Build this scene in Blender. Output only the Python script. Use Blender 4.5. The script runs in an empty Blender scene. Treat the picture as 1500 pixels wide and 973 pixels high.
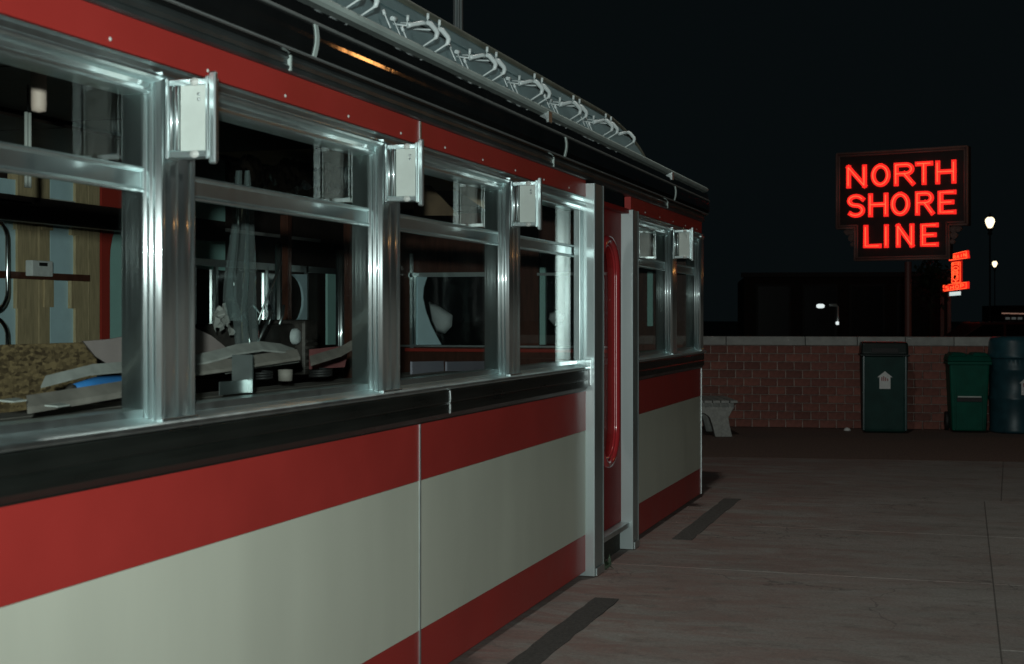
import bpy, bmesh, math, random
from mathutils import Vector, Matrix
random.seed(7)
R = math.radians
scene = bpy.context.scene
col = scene.collection
# ------------------------------------------------------------------ camera
F_PX = 2083.0
TH = math.atan(662 / F_PX)
CT, ST = math.cos(TH), math.sin(TH)
CAM = Vector((0, -2.073, 1.5))
cd = bpy.data.cameras.new('camera')
cam = bpy.data.objects.new('camera', cd)
col.objects.link(cam)
cam.location = CAM
cam.rotation_euler = (R(90), 0, TH - R(90))
cd.sensor_width = 36
cd.lens = 50
cd.shift_y = -23.5 / 1500
cd.clip_start = .05
cd.clip_end = 2000
cd.dof.use_dof = True
cd.dof.focus_distance = 9.5
cd.dof.aperture_fstop = 6.0
scene.camera = cam
# ------------------------------------------------------------------ world, light, exposure
w = bpy.data.worlds.new('World')
scene.world = w
w.use_nodes = True
nt = w.node_tree
sky = nt.nodes.new('ShaderNodeTexSky')
sky.sky_type = 'NISHITA'
sky.sun_disc = False
sky.sun_elevation = R(-9)
sky.sun_rotation = R(270)
add = nt.nodes.new('ShaderNodeVectorMath')          # faint town glow on top of the all but black night sky
add.operation = 'ADD'
add.inputs[1].default_value = (.042, .069, .079)
nt.links.new(sky.outputs[0], add.inputs[0])
nt.links.new(add.outputs[0], nt.nodes['Background'].inputs[0])
nt.nodes['Background'].inputs[1].default_value = .05
scene.view_settings.view_transform = 'Standard'
scene.view_settings.look = 'None'
scene.view_settings.exposure = 0
scene.cycles.use_denoising = True
scene.cycles.max_bounces = 10
scene.cycles.transparent_max_bounces = 24
scene.cycles.sample_clamp_indirect = 4


def light(name, kind, loc, energy, color=(1, 1, 1), size=.05, parent=None, aim=None):
    d = bpy.data.lights.new(name, kind)
    d.energy = energy
    d.color = color
    d.shadow_soft_size = size
    o = bpy.data.objects.new(name, d)
    o.location = loc
    if aim:
        o.rotation_euler = (Vector(aim) - Vector(loc)).to_track_quat('-Z', 'Y').to_euler()
    col.objects.link(o)
    if parent:
        o.parent = parent
    return o


# the camera's flash, set back behind the camera for a gentler falloff
fl = light('camera_flash', 'SPOT', (-.48, -2.23, 1.71), 960, (.91, 1.0, .96), .04, aim=(7.5, 0, 1.4))
fl.data.spot_size = R(75)
fl.data.spot_blend = 1


def at(px, py, Y=None, X=None, Z=None, dep=None):
    a, b = (px - 750) / F_PX, (463 - py) / F_PX
    r = Vector((CT + ST * a, ST - CT * a, b))
    if Y is not None: t = (Y - CAM.y) / r.y
    elif X is not None: t = (X - CAM.x) / r.x
    elif Z is not None: t = (Z - CAM.z) / r.z
    else: t = dep
    return CAM + r * t


# ------------------------------------------------------------------ materials
MATS = {}


def mat(name, base, rough=.5, metal=0., var=0., vscale=8., bump=0., bscale=60., emit=None, estr=1., coat=0., stretch=None, spec=.5, rvar=0.):
    m = bpy.data.materials.new(name)
    m.use_nodes = True
    n, l = m.node_tree.nodes, m.node_tree.links
    p = n['Principled BSDF']
    p.inputs['Base Color'].default_value = (*base, 1)
    p.inputs['Roughness'].default_value = rough
    p.inputs['Metallic'].default_value = metal
    p.inputs['Coat Weight'].default_value = coat
    p.inputs['Coat Roughness'].default_value = .08
    p.inputs['Specular IOR Level'].default_value = spec
    if var or bump or rvar:
        tc = n.new('ShaderNodeTexCoord')
        mp = n.new('ShaderNodeMapping')
        l.new(tc.outputs['Object'], mp.inputs[0])
        if stretch: mp.inputs['Scale'].default_value = stretch
    if var or rvar:
        t = n.new('ShaderNodeTexNoise')
        t.inputs['Scale'].default_value = vscale
        t.inputs['Detail'].default_value = 6
        l.new(mp.outputs[0], t.inputs['Vector'])
    if var:
        r = n.new('ShaderNodeMapRange')
        r.inputs['From Min'].default_value = .3
        r.inputs['From Max'].default_value = .7
        r.inputs['To Min'].default_value = 1 - var
        r.inputs['To Max'].default_value = 1 + var
        l.new(t.outputs['Fac'], r.inputs[0])
        oi = n.new('ShaderNodeObjectInfo')
        r2 = n.new('ShaderNodeMapRange')
        r2.inputs['To Min'].default_value = 1 - var * .7
        r2.inputs['To Max'].default_value = 1 + var * .7
        l.new(oi.outputs['Random'], r2.inputs[0])
        mm = n.new('ShaderNodeMath'); mm.operation = 'MULTIPLY'
        l.new(r.outputs[0], mm.inputs[0]); l.new(r2.outputs[0], mm.inputs[1])
        v = n.new('ShaderNodeVectorMath'); v.operation = 'SCALE'
        v.inputs[0].default_value = base
        l.new(mm.outputs[0], v.inputs['Scale'])
        l.new(v.outputs[0], p.inputs['Base Color'])
    if rvar:
        r = n.new('ShaderNodeMapRange')
        r.inputs['From Min'].default_value = .3
        r.inputs['From Max'].default_value = .7
        r.inputs['To Min'].default_value = max(.02, rough - rvar)
        r.inputs['To Max'].default_value = rough + rvar
        l.new(t.outputs['Fac'], r.inputs[0])
        l.new(r.outputs[0], p.inputs['Roughness'])
    if bump:
        t2 = n.new('ShaderNodeTexNoise')
        t2.inputs['Scale'].default_value = bscale
        t2.inputs['Detail'].default_value = 5
        l.new(mp.outputs[0], t2.inputs['Vector'])
        b = n.new('ShaderNodeBump')
        b.inputs['Strength'].default_value = bump
        b.inputs['Distance'].default_value = .01
        l.new(t2.outputs['Fac'], b.inputs['Height'])
        l.new(b.outputs[0], p.inputs['Normal'])
    if emit:
        p.inputs['Emission Color'].default_value = (*emit, 1)
        p.inputs['Emission Strength'].default_value = estr
    MATS[name] = m
    return m


def glass_mat(name, tint=(.88, .95, .93), base=.045, gain=.9, power=4.2):
    m = bpy.data.materials.new(name)
    m.use_nodes = True
    n, l = m.node_tree.nodes, m.node_tree.links
    n.remove(n['Principled BSDF'])
    out = n['Material Output']
    tr = n.new('ShaderNodeBsdfTransparent'); tr.inputs[0].default_value = (*tint, 1)
    gl = n.new('ShaderNodeBsdfGlossy'); gl.inputs['Roughness'].default_value = .0
    gl.inputs[0].default_value = (.95, 1, .98, 1)
    lw = n.new('ShaderNodeLayerWeight'); lw.inputs[0].default_value = .5
    pw = n.new('ShaderNodeMath'); pw.operation = 'POWER'; pw.inputs[1].default_value = power
    l.new(lw.outputs['Facing'], pw.inputs[0])
    ma = n.new('ShaderNodeMath'); ma.operation = 'MULTIPLY_ADD'
    ma.inputs[1].default_value = gain; ma.inputs[2].default_value = base
    l.new(pw.outputs[0], ma.inputs[0])
    mx = n.new('ShaderNodeMixShader')
    l.new(ma.outputs[0], mx.inputs[0]); l.new(tr.outputs[0], mx.inputs[1]); l.new(gl.outputs[0], mx.inputs[2])
    l.new(mx.outputs[0], out.inputs[0])
    return m


def steel2(name, base, r1, r2, k):
    """brushed metal: a broad and a sharp lobe, a little uneven"""
    m = bpy.data.materials.new(name)
    m.use_nodes = True
    n, l = m.node_tree.nodes, m.node_tree.links
    n.remove(n['Principled BSDF'])
    tc = n.new('ShaderNodeTexCoord')
    mp = n.new('ShaderNodeMapping'); mp.inputs['Scale'].default_value = (7, 7, 1.2)
    l.new(tc.outputs['Object'], mp.inputs[0])
    t = n.new('ShaderNodeTexNoise'); t.inputs['Scale'].default_value = 3; t.inputs['Detail'].default_value = 5
    l.new(mp.outputs[0], t.inputs['Vector'])
    sh = []
    for r in (r1, r2):
        g = n.new('ShaderNodeBsdfGlossy')
        g.inputs[0].default_value = (*base, 1)
        mr = n.new('ShaderNodeMapRange')
        for kk, v in zip(('From Min', 'From Max', 'To Min', 'To Max'), (.3, .7, r * .9, r * 1.12)): mr.inputs[kk].default_value = v
        l.new(t.outputs['Fac'], mr.inputs[0]); l.new(mr.outputs[0], g.inputs['Roughness'])
        sh.append(g)
    mx = n.new('ShaderNodeMixShader'); mx.inputs[0].default_value = k
    l.new(sh[0].outputs[0], mx.inputs[1]); l.new(sh[1].outputs[0], mx.inputs[2])
    l.new(mx.outputs[0], n['Material Output'].inputs[0])
    return m


STEEL = steel2('brushed_steel', (.74, .84, .84), .42, .13, .38)
STILE = steel2('door_stile_steel', (.42, .50, .50), .62, .22, .16)
STEEL_S = steel2('bright_steel', (.74, .84, .84), .42, .12, .5)
SATIN = steel2('satin_steel', (.56, .65, .65), .50, .14, .36)
PALER = mat('pale_rail', (.46, .56, .53), .6, .0, var=.15, vscale=6)
THINL = mat('thin_grey_line', (.17, .19, .185), .6, var=.1)
CHROME = mat('chrome', (.8, .84, .85), .1, 1)
ALU = mat('aluminium', (.5, .56, .56), .42, 1, var=.15, vscale=10)
RED = mat('red_enamel', (.40, .036, .030), .46, var=.07, vscale=3, coat=.05, spec=.35, bump=.10, bscale=4, rvar=.06)
CREAM = mat('cream_enamel', (.585, .62, .52), .5, var=.045, vscale=2.2, stretch=(1.6, 1, .35), coat=.05, spec=.35, bump=.10, bscale=3, rvar=.06)
BLACK = mat('black_enamel', (.009, .010, .010), .07, var=.2, vscale=4, rvar=.02, bump=.10, bscale=6)
BLACKM = mat('black_moulding', (.013, .016, .014), .33, var=.25, vscale=5, stretch=(.6, 4, 4), rvar=.07, spec=.45)
GREYM = mat('grey_moulding', (.07, .085, .085), .4, metal=.6, var=.2)
DOORRED = mat('door_red', (.26, .014, .014), .6, var=.08, spec=.15)
RING = mat('door_ring_red', (.42, .03, .035), .2, coat=.6)
GLASS = glass_mat('window_glass', (.975, 1, .99), .009, .55, 5.0)
CLEAR = glass_mat('clear_plastic', (.9, .93, .93), .12, .9, 2.0)
ROOFM = mat('roof_sheet', (.10, .11, .115), .5, .3, var=.25, vscale=3)
BOARDM = mat('painted_sign_board', (.19, .29, .305), .5, .1, var=.18, vscale=4)
OLIVE = mat('roof_edge', (.13, .145, .115), .55, .1, var=.2)
TUBEW = mat('white_tube', (.62, .70, .70), .3, var=.05)
FROST = mat('frosted_panel', (.50, .56, .52), .35, var=.05, vscale=20)
RUBBER = mat('dark_rubber', (.012, .012, .012), .6)
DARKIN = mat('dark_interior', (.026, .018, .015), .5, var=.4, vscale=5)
BROWNP = mat('brown_panel', (.085, .03, .018), .4, var=.3, vscale=6, stretch=(6, 6, 1))
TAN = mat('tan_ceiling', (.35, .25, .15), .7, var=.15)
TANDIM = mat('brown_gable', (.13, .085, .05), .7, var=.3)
WOOD = mat('raw_lumber', (.55, .43, .25), .7, var=.2, vscale=14, stretch=(5, 5, .6))
BLUEB = mat('pale_blue_board', (.58, .80, .86), .75, var=.05)
GREENB = mat('pale_green_board', (.44, .76, .70), .6, var=.04)
REDTRIM = mat('red_trim', (.45, .05, .035), .35, var=.05)
FLOORIN = mat('diner_floor', (.09, .06, .05), .5, var=.3)
PINKG = mat('grey_pink_sheet', (.36, .30, .29), .75, var=.06)
BOARDP = mat('worn_pale_board', (.33, .34, .32), .7, var=.2, vscale=14)
PALEB = mat('pale_edge_board', (.52, .55, .52), .6, var=.08)
GREYB = mat('dusty_grey_board', (.24, .22, .195), .75, var=.25, vscale=10)
TOOLB = mat('blue_tool', (.03, .16, .42), .4, var=.1)
PINK = mat('salmon_sheet', (.42, .15, .15), .7, var=.1)
MACH = mat('grimy_iron', (.05, .045, .04), .45, .4, var=.4, vscale=25)
WHITEB = mat('white_paper', (.55, .62, .62), .8, var=.1, bump=.4, bscale=25)
LILAC = mat('lilac_card', (.30, .30, .36), .7, var=.06)
BLACKPL = mat('black_plastic', (.03, .022, .017), .2, var=.3, bump=1.0, bscale=22)
PLASTER = mat('pinkish_tube', (.55, .43, .37), .6, var=.06)
GBIN = mat('dark_green_plastic', (.010, .042, .036), .5, var=.2, vscale=6, spec=.15)
GBIND = mat('black_green_hood', (.004, .012, .010), .4, var=.2, spec=.2)
GRIB = mat('glossy_bin_corner', (.012, .05, .048), .22, spec=.6)
GCART = mat('green_cart_plastic', (.003, .088, .058), .5, var=.15, vscale=7, spec=.15)
BBIN = mat('blue_black_plastic', (.018, .07, .088), .38, var=.25, vscale=8)
LABELM = mat('white_sticker', (.72, .74, .72), .6, var=.08, vscale=30)
LABELR = mat('red_print', (.35, .10, .10), .6)
STONE = mat('bench_stone', (.30, .31, .29), .85, var=.2, vscale=30, bump=.6, bscale=70)
MORTAR = mat('mortar', (.40, .32, .28), .9, var=.2, vscale=15)
COPING = mat('coping_stone', (.34, .35, .33), .8, var=.16, vscale=9, bump=.3)
BRICK = mat('red_brick', (.21, .075, .055), .85, var=.3, vscale=18, bump=.5, bscale=50)
ASPH = mat('asphalt_strip', (.075, .072, .066), .9, var=.35, vscale=60, bump=.8, bscale=150)
JOINT = mat('joint_filler', (.09, .085, .075), .9, var=.2)
GROUNDM = mat('asphalt_ground', (.05, .05, .05), .9, var=.25, vscale=2)
PAVER = mat('brick_paving', (.19, .125, .10), .9, var=.3, vscale=12, bump=.5, bscale=30, stretch=(1, 5, 1))
MOSS = mat('weed_leaf', (.03, .06, .03), .6, var=.3)
DIRT = mat('damp_soil', (.03, .032, .022), .9, var=.4, vscale=30, bump=.8)
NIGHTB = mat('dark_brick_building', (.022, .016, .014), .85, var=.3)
NIGHTT = mat('dark_trim', (.02, .02, .02), .7)
SIGNBK = mat('sign_face', (.022, .012, .010), .5, var=.2)
SIGNTR = mat('sign_trim', (.26, .15, .13), .5, var=.15)
POSTM = mat('sign_post', (.17, .06, .05), .5, var=.1)
LETTER = mat('letter_tray', (.6, .02, .015), .5, emit=(1.0, .022, .016), estr=1.0)  # tray glows by itself, standing in for the tube's light on it
NEON = mat('neon_tube', (.8, .2, .1), .3, emit=(1.0, .10, .038), estr=1.7)
NEON2 = mat('hobby_tube', (.8, .2, .1), .3, emit=(1.0, .10, .028), estr=1.6)
TRAY3 = mat('hobby_column_tray', (.3, .02, .015), .5, emit=(1.0, .02, .012), estr=.32)  # weak glow put into the tray for the light of its tubes
TRAY2 = mat('hobby_tray', (.5, .02, .015), .5, emit=(1.0, .02, .012), estr=.8)  # tube light on the plates is put in as their own glow
LITW = mat('lit_white', (.8, .8, .8), .4, emit=(.75, .95, .92), estr=.75)
GLOBE = mat('lit_globe', (.8, .8, .8), .4, emit=(1, .80, .50), estr=2.2)
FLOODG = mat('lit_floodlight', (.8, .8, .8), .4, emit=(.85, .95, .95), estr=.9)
SODIUM = mat('sodium_globe', (.8, .5, .3), .4, emit=(1, .42, .12), estr=20)
IRON = mat('black_iron', (.012, .012, .012), .6)
DIML = mat('dim_light', (.5, .4, .35), .5, emit=(1, .55, .4), estr=.22)
DIMW = mat('dim_window', (.3, .3, .3), .5, emit=(.7, .75, .7), estr=.06)
CARRED = mat('car_paint', (.10, .012, .012), .5, coat=.1)
CARGL = mat('car_glass', (.01, .012, .014), .3, spec=.1)
TAILL = mat('tail_lamp', (.3, .01, .01), .3, emit=(1, .03, .02), estr=.25)
LEAFD = mat('night_leaves', (.03, .04, .018), .6, var=.3)
BARK = mat('bark', (.06, .045, .03), .9, var=.3)


def concrete():
    m = mat('concrete', (.215, .205, .185), .88, bump=.5, bscale=45, stretch=(1, 1, 1))
    n, l = m.node_tree.nodes, m.node_tree.links
    p = n['Principled BSDF']
    g = n.new('ShaderNodeNewGeometry')

    def noise(sc, scale, det=6, rough=.6, dist=0):
        mp = n.new('ShaderNodeMapping'); mp.inputs['Scale'].default_value = sc
        l.new(g.outputs['Position'], mp.inputs[0])
        t = n.new('ShaderNodeTexNoise'); t.inputs['Scale'].default_value = scale
        t.inputs['Detail'].default_value = det; t.inputs['Roughness'].default_value = rough
        t.inputs['Distortion'].default_value = dist
        l.new(mp.outputs[0], t.inputs['Vector'])
        return t.outputs['Fac']

    def rng(s, a, b, c, d):
        r = n.new('ShaderNodeMapRange')
        for k, v in zip(('From Min', 'From Max', 'To Min', 'To Max'), (a, b, c, d)): r.inputs[k].default_value = v
        l.new(s, r.inputs[0])
        return r.outputs[0]

    def mix(f, a, b):
        x = n.new('ShaderNodeMix'); x.data_type = 'RGBA'
        l.new(f, x.inputs[0])
        for i, v in ((6, a), (7, b)):
            if isinstance(v, tuple): x.inputs[i].default_value = (*v, 1)
            else: l.new(v, x.inputs[i])
        return x.outputs[2]
    c = mix(rng(noise((1.6, .5, 1), 1.6), .35, .68, 0, 1), (.31, .305, .28), (.235, .23, .21))
    c = mix(rng(noise((2.6, 1.0, 1), 2.0, 9, .75, 1.0), .50, .68, 0, .8), c, (.165, .15, .135))
    # rusty wash, strongest beside the dining car
    sx = n.new('ShaderNodeSeparateXYZ'); l.new(g.outputs['Position'], sx.inputs[0])
    near = rng(sx.outputs[1], -2.2, -.1, .15, 1)
    st = rng(noise((2.4, .8, 1), 1.7, 9, .72, 1.2), .38, .60, 0, .9)
    mu = n.new('ShaderNodeMath'); mu.operation = 'MULTIPLY'; l.new(near, mu.inputs[0]); l.new(st, mu.inputs[1])
    c = mix(mu.outputs[0], c, (.235, .12, .10))
    c = mix(rng(noise((1.3, .7, 1), 1.1, 6, .7, 1.2), .50, .66, 0, .6), c, (.215, .13, .11))      # wide rusty patches
    c = mix(rng(noise((2, 1.2, 1), 4.5, 9, .78, .6), .54, .68, 0, .8), c, (.105, .095, .085))       # dark scuffs
    c = mix(rng(noise((1, 1, 1), 55, 3, .8), .35, .7, 0, .55), c, (.125, .118, .108))               # grit
    vo = n.new('ShaderNodeTexVoronoi'); vo.feature = 'DISTANCE_TO_EDGE'; vo.inputs['Scale'].default_value = .55
    wv = n.new('ShaderNodeVectorMath'); wv.operation = 'ADD'
    wn = n.new('ShaderNodeTexNoise'); wn.inputs['Scale'].default_value = 2.2; wn.inputs['Detail'].default_value = 6
    l.new(g.outputs['Position'], wn.inputs['Vector'])
    l.new(g.outputs['Position'], wv.inputs[0]); l.new(wn.outputs['Color'], wv.inputs[1]); l.new(wv.outputs[0], vo.inputs['Vector'])
    ck = rng(vo.outputs['Distance'], .0, .006, 1, 0)
    mk = rng(noise((1, 1, 1), .35), .52, .58, 0, .7)
    m3 = n.new('ShaderNodeMath'); m3.operation = 'MULTIPLY'; l.new(ck, m3.inputs[0]); l.new(mk, m3.inputs[1])
    c = mix(m3.outputs[0], c, (.06, .055, .05))                                                      # hairline cracks
    oi = n.new('ShaderNodeObjectInfo')
    v = n.new('ShaderNodeVectorMath'); v.operation = 'SCALE'
    l.new(c, v.inputs[0]); l.new(rng(oi.outputs['Random'], 0, 1, .88, 1.1), v.inputs['Scale'])
    l.new(v.outputs[0], p.inputs['Base Color'])
    return m


CONC = concrete()


def osb():
    m = mat('chip_board', (.22, .15, .075), .8, bump=.5, bscale=40)
    n, l = m.node_tree.nodes, m.node_tree.links
    tc = n.new('ShaderNodeTexCoord')
    v = n.new('ShaderNodeTexVoronoi'); v.inputs['Scale'].default_value = 42
    mp = n.new('ShaderNodeMapping'); mp.inputs['Scale'].default_value = (1, 1, 2.2)
    l.new(tc.outputs['Object'], mp.inputs[0]); l.new(mp.outputs[0], v.inputs['Vector'])
    cr = n.new('ShaderNodeValToRGB')
    cr.color_ramp.elements[0].color = (.07, .045, .022, 1)
    cr.color_ramp.elements[1].color = (.30, .215, .105, 1)
    sp = n.new('ShaderNodeSeparateColor'); l.new(v.outputs['Color'], sp.inputs[0]); l.new(sp.outputs[0], cr.inputs[0])
    l.new(cr.outputs[0], n['Principled BSDF'].inputs['Base Color'])
    return m


OSB = osb()


# ------------------------------------------------------------------ mesh helpers
class MB:
    def __init__(s): s.v, s.f, s.sm = [], [], []

    def add(s, vs, fs, smooth=False):
        b = len(s.v)
        s.v += [tuple(x) for x in vs]
        s.f += [tuple(b + i for i in f) for f in fs]
        s.sm += [smooth] * len(fs)
        return s

    def box(s, a, b):
        x0, x1 = sorted((a[0], b[0])); y0, y1 = sorted((a[1], b[1])); z0, z1 = sorted((a[2], b[2]))
        return s.add([(x0, y0, z0), (x1, y0, z0), (x1, y1, z0), (x0, y1, z0), (x0, y0, z1), (x1, y0, z1), (x1, y1, z1), (x0, y1, z1)],
                     [(0, 3, 2, 1), (4, 5, 6, 7), (0, 1, 5, 4), (1, 2, 6, 5), (2, 3, 7, 6), (3, 0, 4, 7)])

    def prism(s, poly, d, smooth=False):
        """polygon of 3-D points pushed along vector d"""
        n = len(poly); d = Vector(d)
        vs = [Vector(p) for p in poly] + [Vector(p) + d for p in poly]
        fs = [tuple(range(n - 1, -1, -1)), tuple(range(n, 2 * n))]
        s.add(vs, fs)
        b = len(s.v) - 2 * n
        for i in range(n):
            j = (i + 1) % n
            s.f.append((b + i, b + j, b + n + j, b + n + i)); s.sm.append(smooth)
        return s

    def tube(s, pts, r, n=8, caps=True, rs=None, closed=False):
        pts = [Vector(p) for p in pts]
        m = len(pts)
        rings = []
        prev = None
        for i, p in enumerate(pts):
            if closed: t = pts[(i + 1) % m] - pts[i - 1]
            else: t = pts[min(i + 1, m - 1)] - pts[max(i - 1, 0)]
            t.normalize()
            if prev is None:
                up = Vector((0, 0, 1)) if abs(t.z) < .9 else Vector((1, 0, 0))
                u = t.cross(up).normalized()
            else:
                u = (prev - t * prev.dot(t)).normalized()
            prev = u
            v = t.cross(u)
            rr = rs[i] if rs else r
            rings.append([p + (u * math.cos(2 * math.pi * k / n) + v * math.sin(2 * math.pi * k / n)) * rr for k in range(n)])
        vs = [q for g in rings for q in g]
        fs = []
        for i in range(m if closed else m - 1):
            j = (i + 1) % m
            for k in range(n):
                k2 = (k + 1) % n
                fs.append((i * n + k, i * n + k2, j * n + k2, j * n + k))
        s.add(vs, fs, True)
        if caps and not closed:
            b = len(s.v) - len(vs)
            s.f.append(tuple(b + k for k in range(n - 1, -1, -1))); s.sm.append(False)
            s.f.append(tuple(b + (m - 1) * n + k for k in range(n))); s.sm.append(False)
        return s

    def lathe(s, prof, c=(0, 0, 0), n=24):
        c = Vector(c); m = len(prof)
        vs = [c + Vector((r * math.cos(2 * math.pi * k / n), r * math.sin(2 * math.pi * k / n), z)) for r, z in prof for k in range(n)]
        fs = [(i * n + k, i * n + (k + 1) % n, (i + 1) * n + (k + 1) % n, (i + 1) * n + k) for i in range(m - 1) for k in range(n)]
        return s.add(vs, fs, True)

    def grid(s, fn, nu, nv, smooth=True):
        vs = [fn(i / nu, j / nv) for i in range(nu + 1) for j in range(nv + 1)]
        fs = [(i * (nv + 1) + j, (i + 1) * (nv + 1) + j, (i + 1) * (nv + 1) + j + 1, i * (nv + 1) + j + 1) for i in range(nu) for j in range(nv)]
        return s.add(vs, fs, smooth)

    def build(s, name, m, parent=None, bevel=0., loc=None, fix=True, segs=2):
        me = bpy.data.meshes.new(name)
        o0 = Vector(loc) if loc else Vector((0, 0, 0))
        me.from_pydata([tuple(Vector(v) - o0) for v in s.v], [], s.f)
        for p, k in zip(me.polygons, s.sm): p.use_smooth = k
        if fix or bevel:
            bm = bmesh.new(); bm.from_mesh(me)
            bmesh.ops.recalc_face_normals(bm, faces=bm.faces)
            if bevel:
                es = [e for e in bm.edges if len(e.link_faces) == 2 and e.calc_face_angle(0) > .5]
                bmesh.ops.bevel(bm, geom=es, offset=bevel, segments=segs, affect='EDGES', profile=.6, clamp_overlap=True)
            bm.to_mesh(me); bm.free()
        me.materials.append(m)
        o = bpy.data.objects.new(name, me)
        col.objects.link(o)
        if loc: o.location = o0
        if parent:
            o.parent = parent
        return o


def tag(o, label=None, cat=None, group=None, kind=None):
    for k, v in (('label', label), ('category', cat), ('group', group), ('kind', kind)):
        if v: o[k] = v
    return o


def empty(name, loc=(0, 0, 0), label=None, cat=None, group=None, kind=None, parent=None):
    o = bpy.data.objects.new(name, None)
    o.empty_display_size = .1
    o.location = loc
    col.objects.link(o)
    if parent: o.parent = parent
    return tag(o, label, cat, group, kind)


def copy_tree(o, parent=None):
    c = o.copy()
    col.objects.link(c)
    c.parent = parent
    for ch in o.children: copy_tree(ch, c)
    return c


# ================================================================== GROUND
tag(MB().box((-200, -250, -.4), (400, 250, -.02)).build('ground', GROUNDM), kind='structure')
pav = tag(MB().box((-6, -14, -.019), (19.4, .3, -.006)).build('pavement', JOINT), kind='structure')


def slab(q, gap=.003, z=0.):
    c = sum((Vector((p[0], p[1], 0)) for p in q), Vector()) / 4
    pts = []
    for p in q:
        d = Vector((p[0], p[1], 0)) - c
        d.x -= math.copysign(gap, d.x); d.y -= math.copysign(gap, d.y)
        pts.append((c.x + d.x, c.y + d.y, -.015))
    return MB().prism(pts, (0, 0, .015 + z)).build('slab', CONC, pav, bevel=.003, segs=1)


def sl(y): return 12.0 - .15 * (y + .0) - .17        # edge between the two fields of slabs
XS = [-1.6, .1, 1.78, 3.43, 5.08, 6.755, 8.40, 10.2]
YS = [.12, -2.23, -4.55, -6.9, -9.3, -11.7]
for i in range(len(XS) - 1):
    for j in range(len(YS) - 1):
        slab([(XS[i], YS[j]), (XS[i + 1], YS[j]), (XS[i + 1], YS[j + 1]), (XS[i], YS[j + 1])], z=random.uniform(-.0015, .0015))
for j in range(len(YS) - 1):
    slab([(10.2, YS[j]), (sl(YS[j]), YS[j]), (sl(YS[j + 1]), YS[j + 1]), (10.2, YS[j + 1])], z=.001)
YF = [2.6, -2.36, -4.9, -7.4, -9.9]
for j in range(len(YF) - 1):
    a, b = YF[j], YF[j + 1]
    k = -.03
    slab([(sl(a), a), (sl(a) + 3.3, a + k * 3.3), (sl(b) + 3.3, b + k * 3.3), (sl(b), b)], z=0)
# brick paving band in front of the wall
WU = Vector((.1222, -.9925, 0)).normalized()           # along the wall, to the right
WN = Vector((-.9925, -.1222, 0)).normalized()          # towards the camera
W0 = Vector((19.13, 2.2, 0))
pb = [(sl(3) + 3.32, 3), (sl(-10) + 3.32, -10), (20.7, -10), (19.1, 3)]
tag(MB().prism([(x, y, -.015) for x, y in pb], (0, 0, .013)).build('paving_band', PAVER), kind='structure')
for (x0, x1) in ((4.6, 7.34), (9.42, 11.65)):
    n_ = int((x1 - x0) / .12)
    e0 = [(x0 + (x1 - x0) * k / n_, -.335 + random.uniform(-.006, .006)) for k in range(n_ + 1)]
    e1 = [(x0 + (x1 - x0) * k / n_, -.200 + random.uniform(-.006, .006)) for k in range(n_ + 1)]
    MB().prism([(x, y, -.01) for x, y in e0 + e1[::-1]], (0, 0, .0145)).build('asphalt_strip', ASPH, pav)

# ================================================================== DINER
diner = empty('dining_car', (5.5, 0, 0), 'long red and cream roadside dining car with steel window posts', 'dining car')
diner.location = (0, 0, 0)
XL, XE, WID, RC = -1.0, 11.80, 3.3, .10


def sweep(name, prof, m, x0, x1, wrap=False, smooth=True, xe=XE, rc=RC, parent=None, extra=None):
    """profile [(outward, z)] (closed polygon) swept along the facade, optionally round the far corner and along the end wall"""
    path = [((x0, 0), (0, -1))]
    if wrap:
        for k in range(7):
            a = k / 6 * math.pi / 2
            path.append(((xe - rc + rc * math.sin(a), rc - rc * math.cos(a)), (math.sin(a), -math.cos(a))))
        path.append(((xe, WID), (1, 0)))
    else:
        path.append(((x1, 0), (0, -1)))
    n = len(prof)
    vs = [(p[0] + nn[0] * o, p[1] + nn[1] * o, z) for p, nn in path for o, z in prof]
    mb = MB()
    fs = []
    for i in range(len(path) - 1):
        for k in range(n):
            k2 = (k + 1) % n
            fs.append((i * n + k, i * n + k2, (i + 1) * n + k2, (i + 1) * n + k))
    mb.add(vs, fs, False)
    m0 = len(path) - 1
    mb.f += [tuple(range(n)), tuple(m0 * n + k for k in range(n - 1, -1, -1))]; mb.sm += [False, False]
    return mb.build(name, m, parent or diner)


def arcpts(c, r, a0, a1, n):
    return [(c[0] + r * math.cos(R(a0 + (a1 - a0) * k / n)), c[1] + r * math.sin(R(a0 + (a1 - a0) * k / n))) for k in range(n + 1)]


C1A, C1B, C2A, C2B = 7.915, 8.135, 8.905, 9.075      # door columns
JX = [2.24, 5.30]
RUNS = [(XL, 2.236), (2.246, 5.294), (5.306, C1A - .001)]
# lower body
for a, b in RUNS:
    sweep('kick_band', [(0, .035), (-.04, .035), (-.04, .243), (0, .243)], RED, a, b)
    sweep('cream_panel', [(.001, .245), (-.04, .245), (-.04, .841), (.001, .841)], CREAM, a, b)
    sweep('red_band', [(.002, .843), (-.04, .843), (-.04, 1.068), (.002, 1.068)], RED, a, b)
EA = C2B + .001
sweep('kick_band', [(0, .035), (-.04, .035), (-.04, .243), (0, .243)], RED, EA, 0, True)
sweep('cream_panel', [(.001, .245), (-.04, .245), (-.04, .841), (.001, .841)], CREAM, EA, 0, True)
sweep('red_band', [(.002, .843), (-.04, .843), (-.04, 1.068), (.002, 1.068)], RED, EA, 0, True)
for x in JX:
    sweep('joint_strip', [(.006, .03), (-.03, .03), (-.03, 1.07), (.006, 1.07)], ALU, x - .0055, x + .0055)
MB().box((XE - .128, -.008, .03), (XE - .120, .02, 1.07)).build('corner_strip', ALU, diner)
MB().box((XL, .06, .0), (XE - .1, .5, .05)).build('base_skirt', RUBBER, diner)
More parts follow.
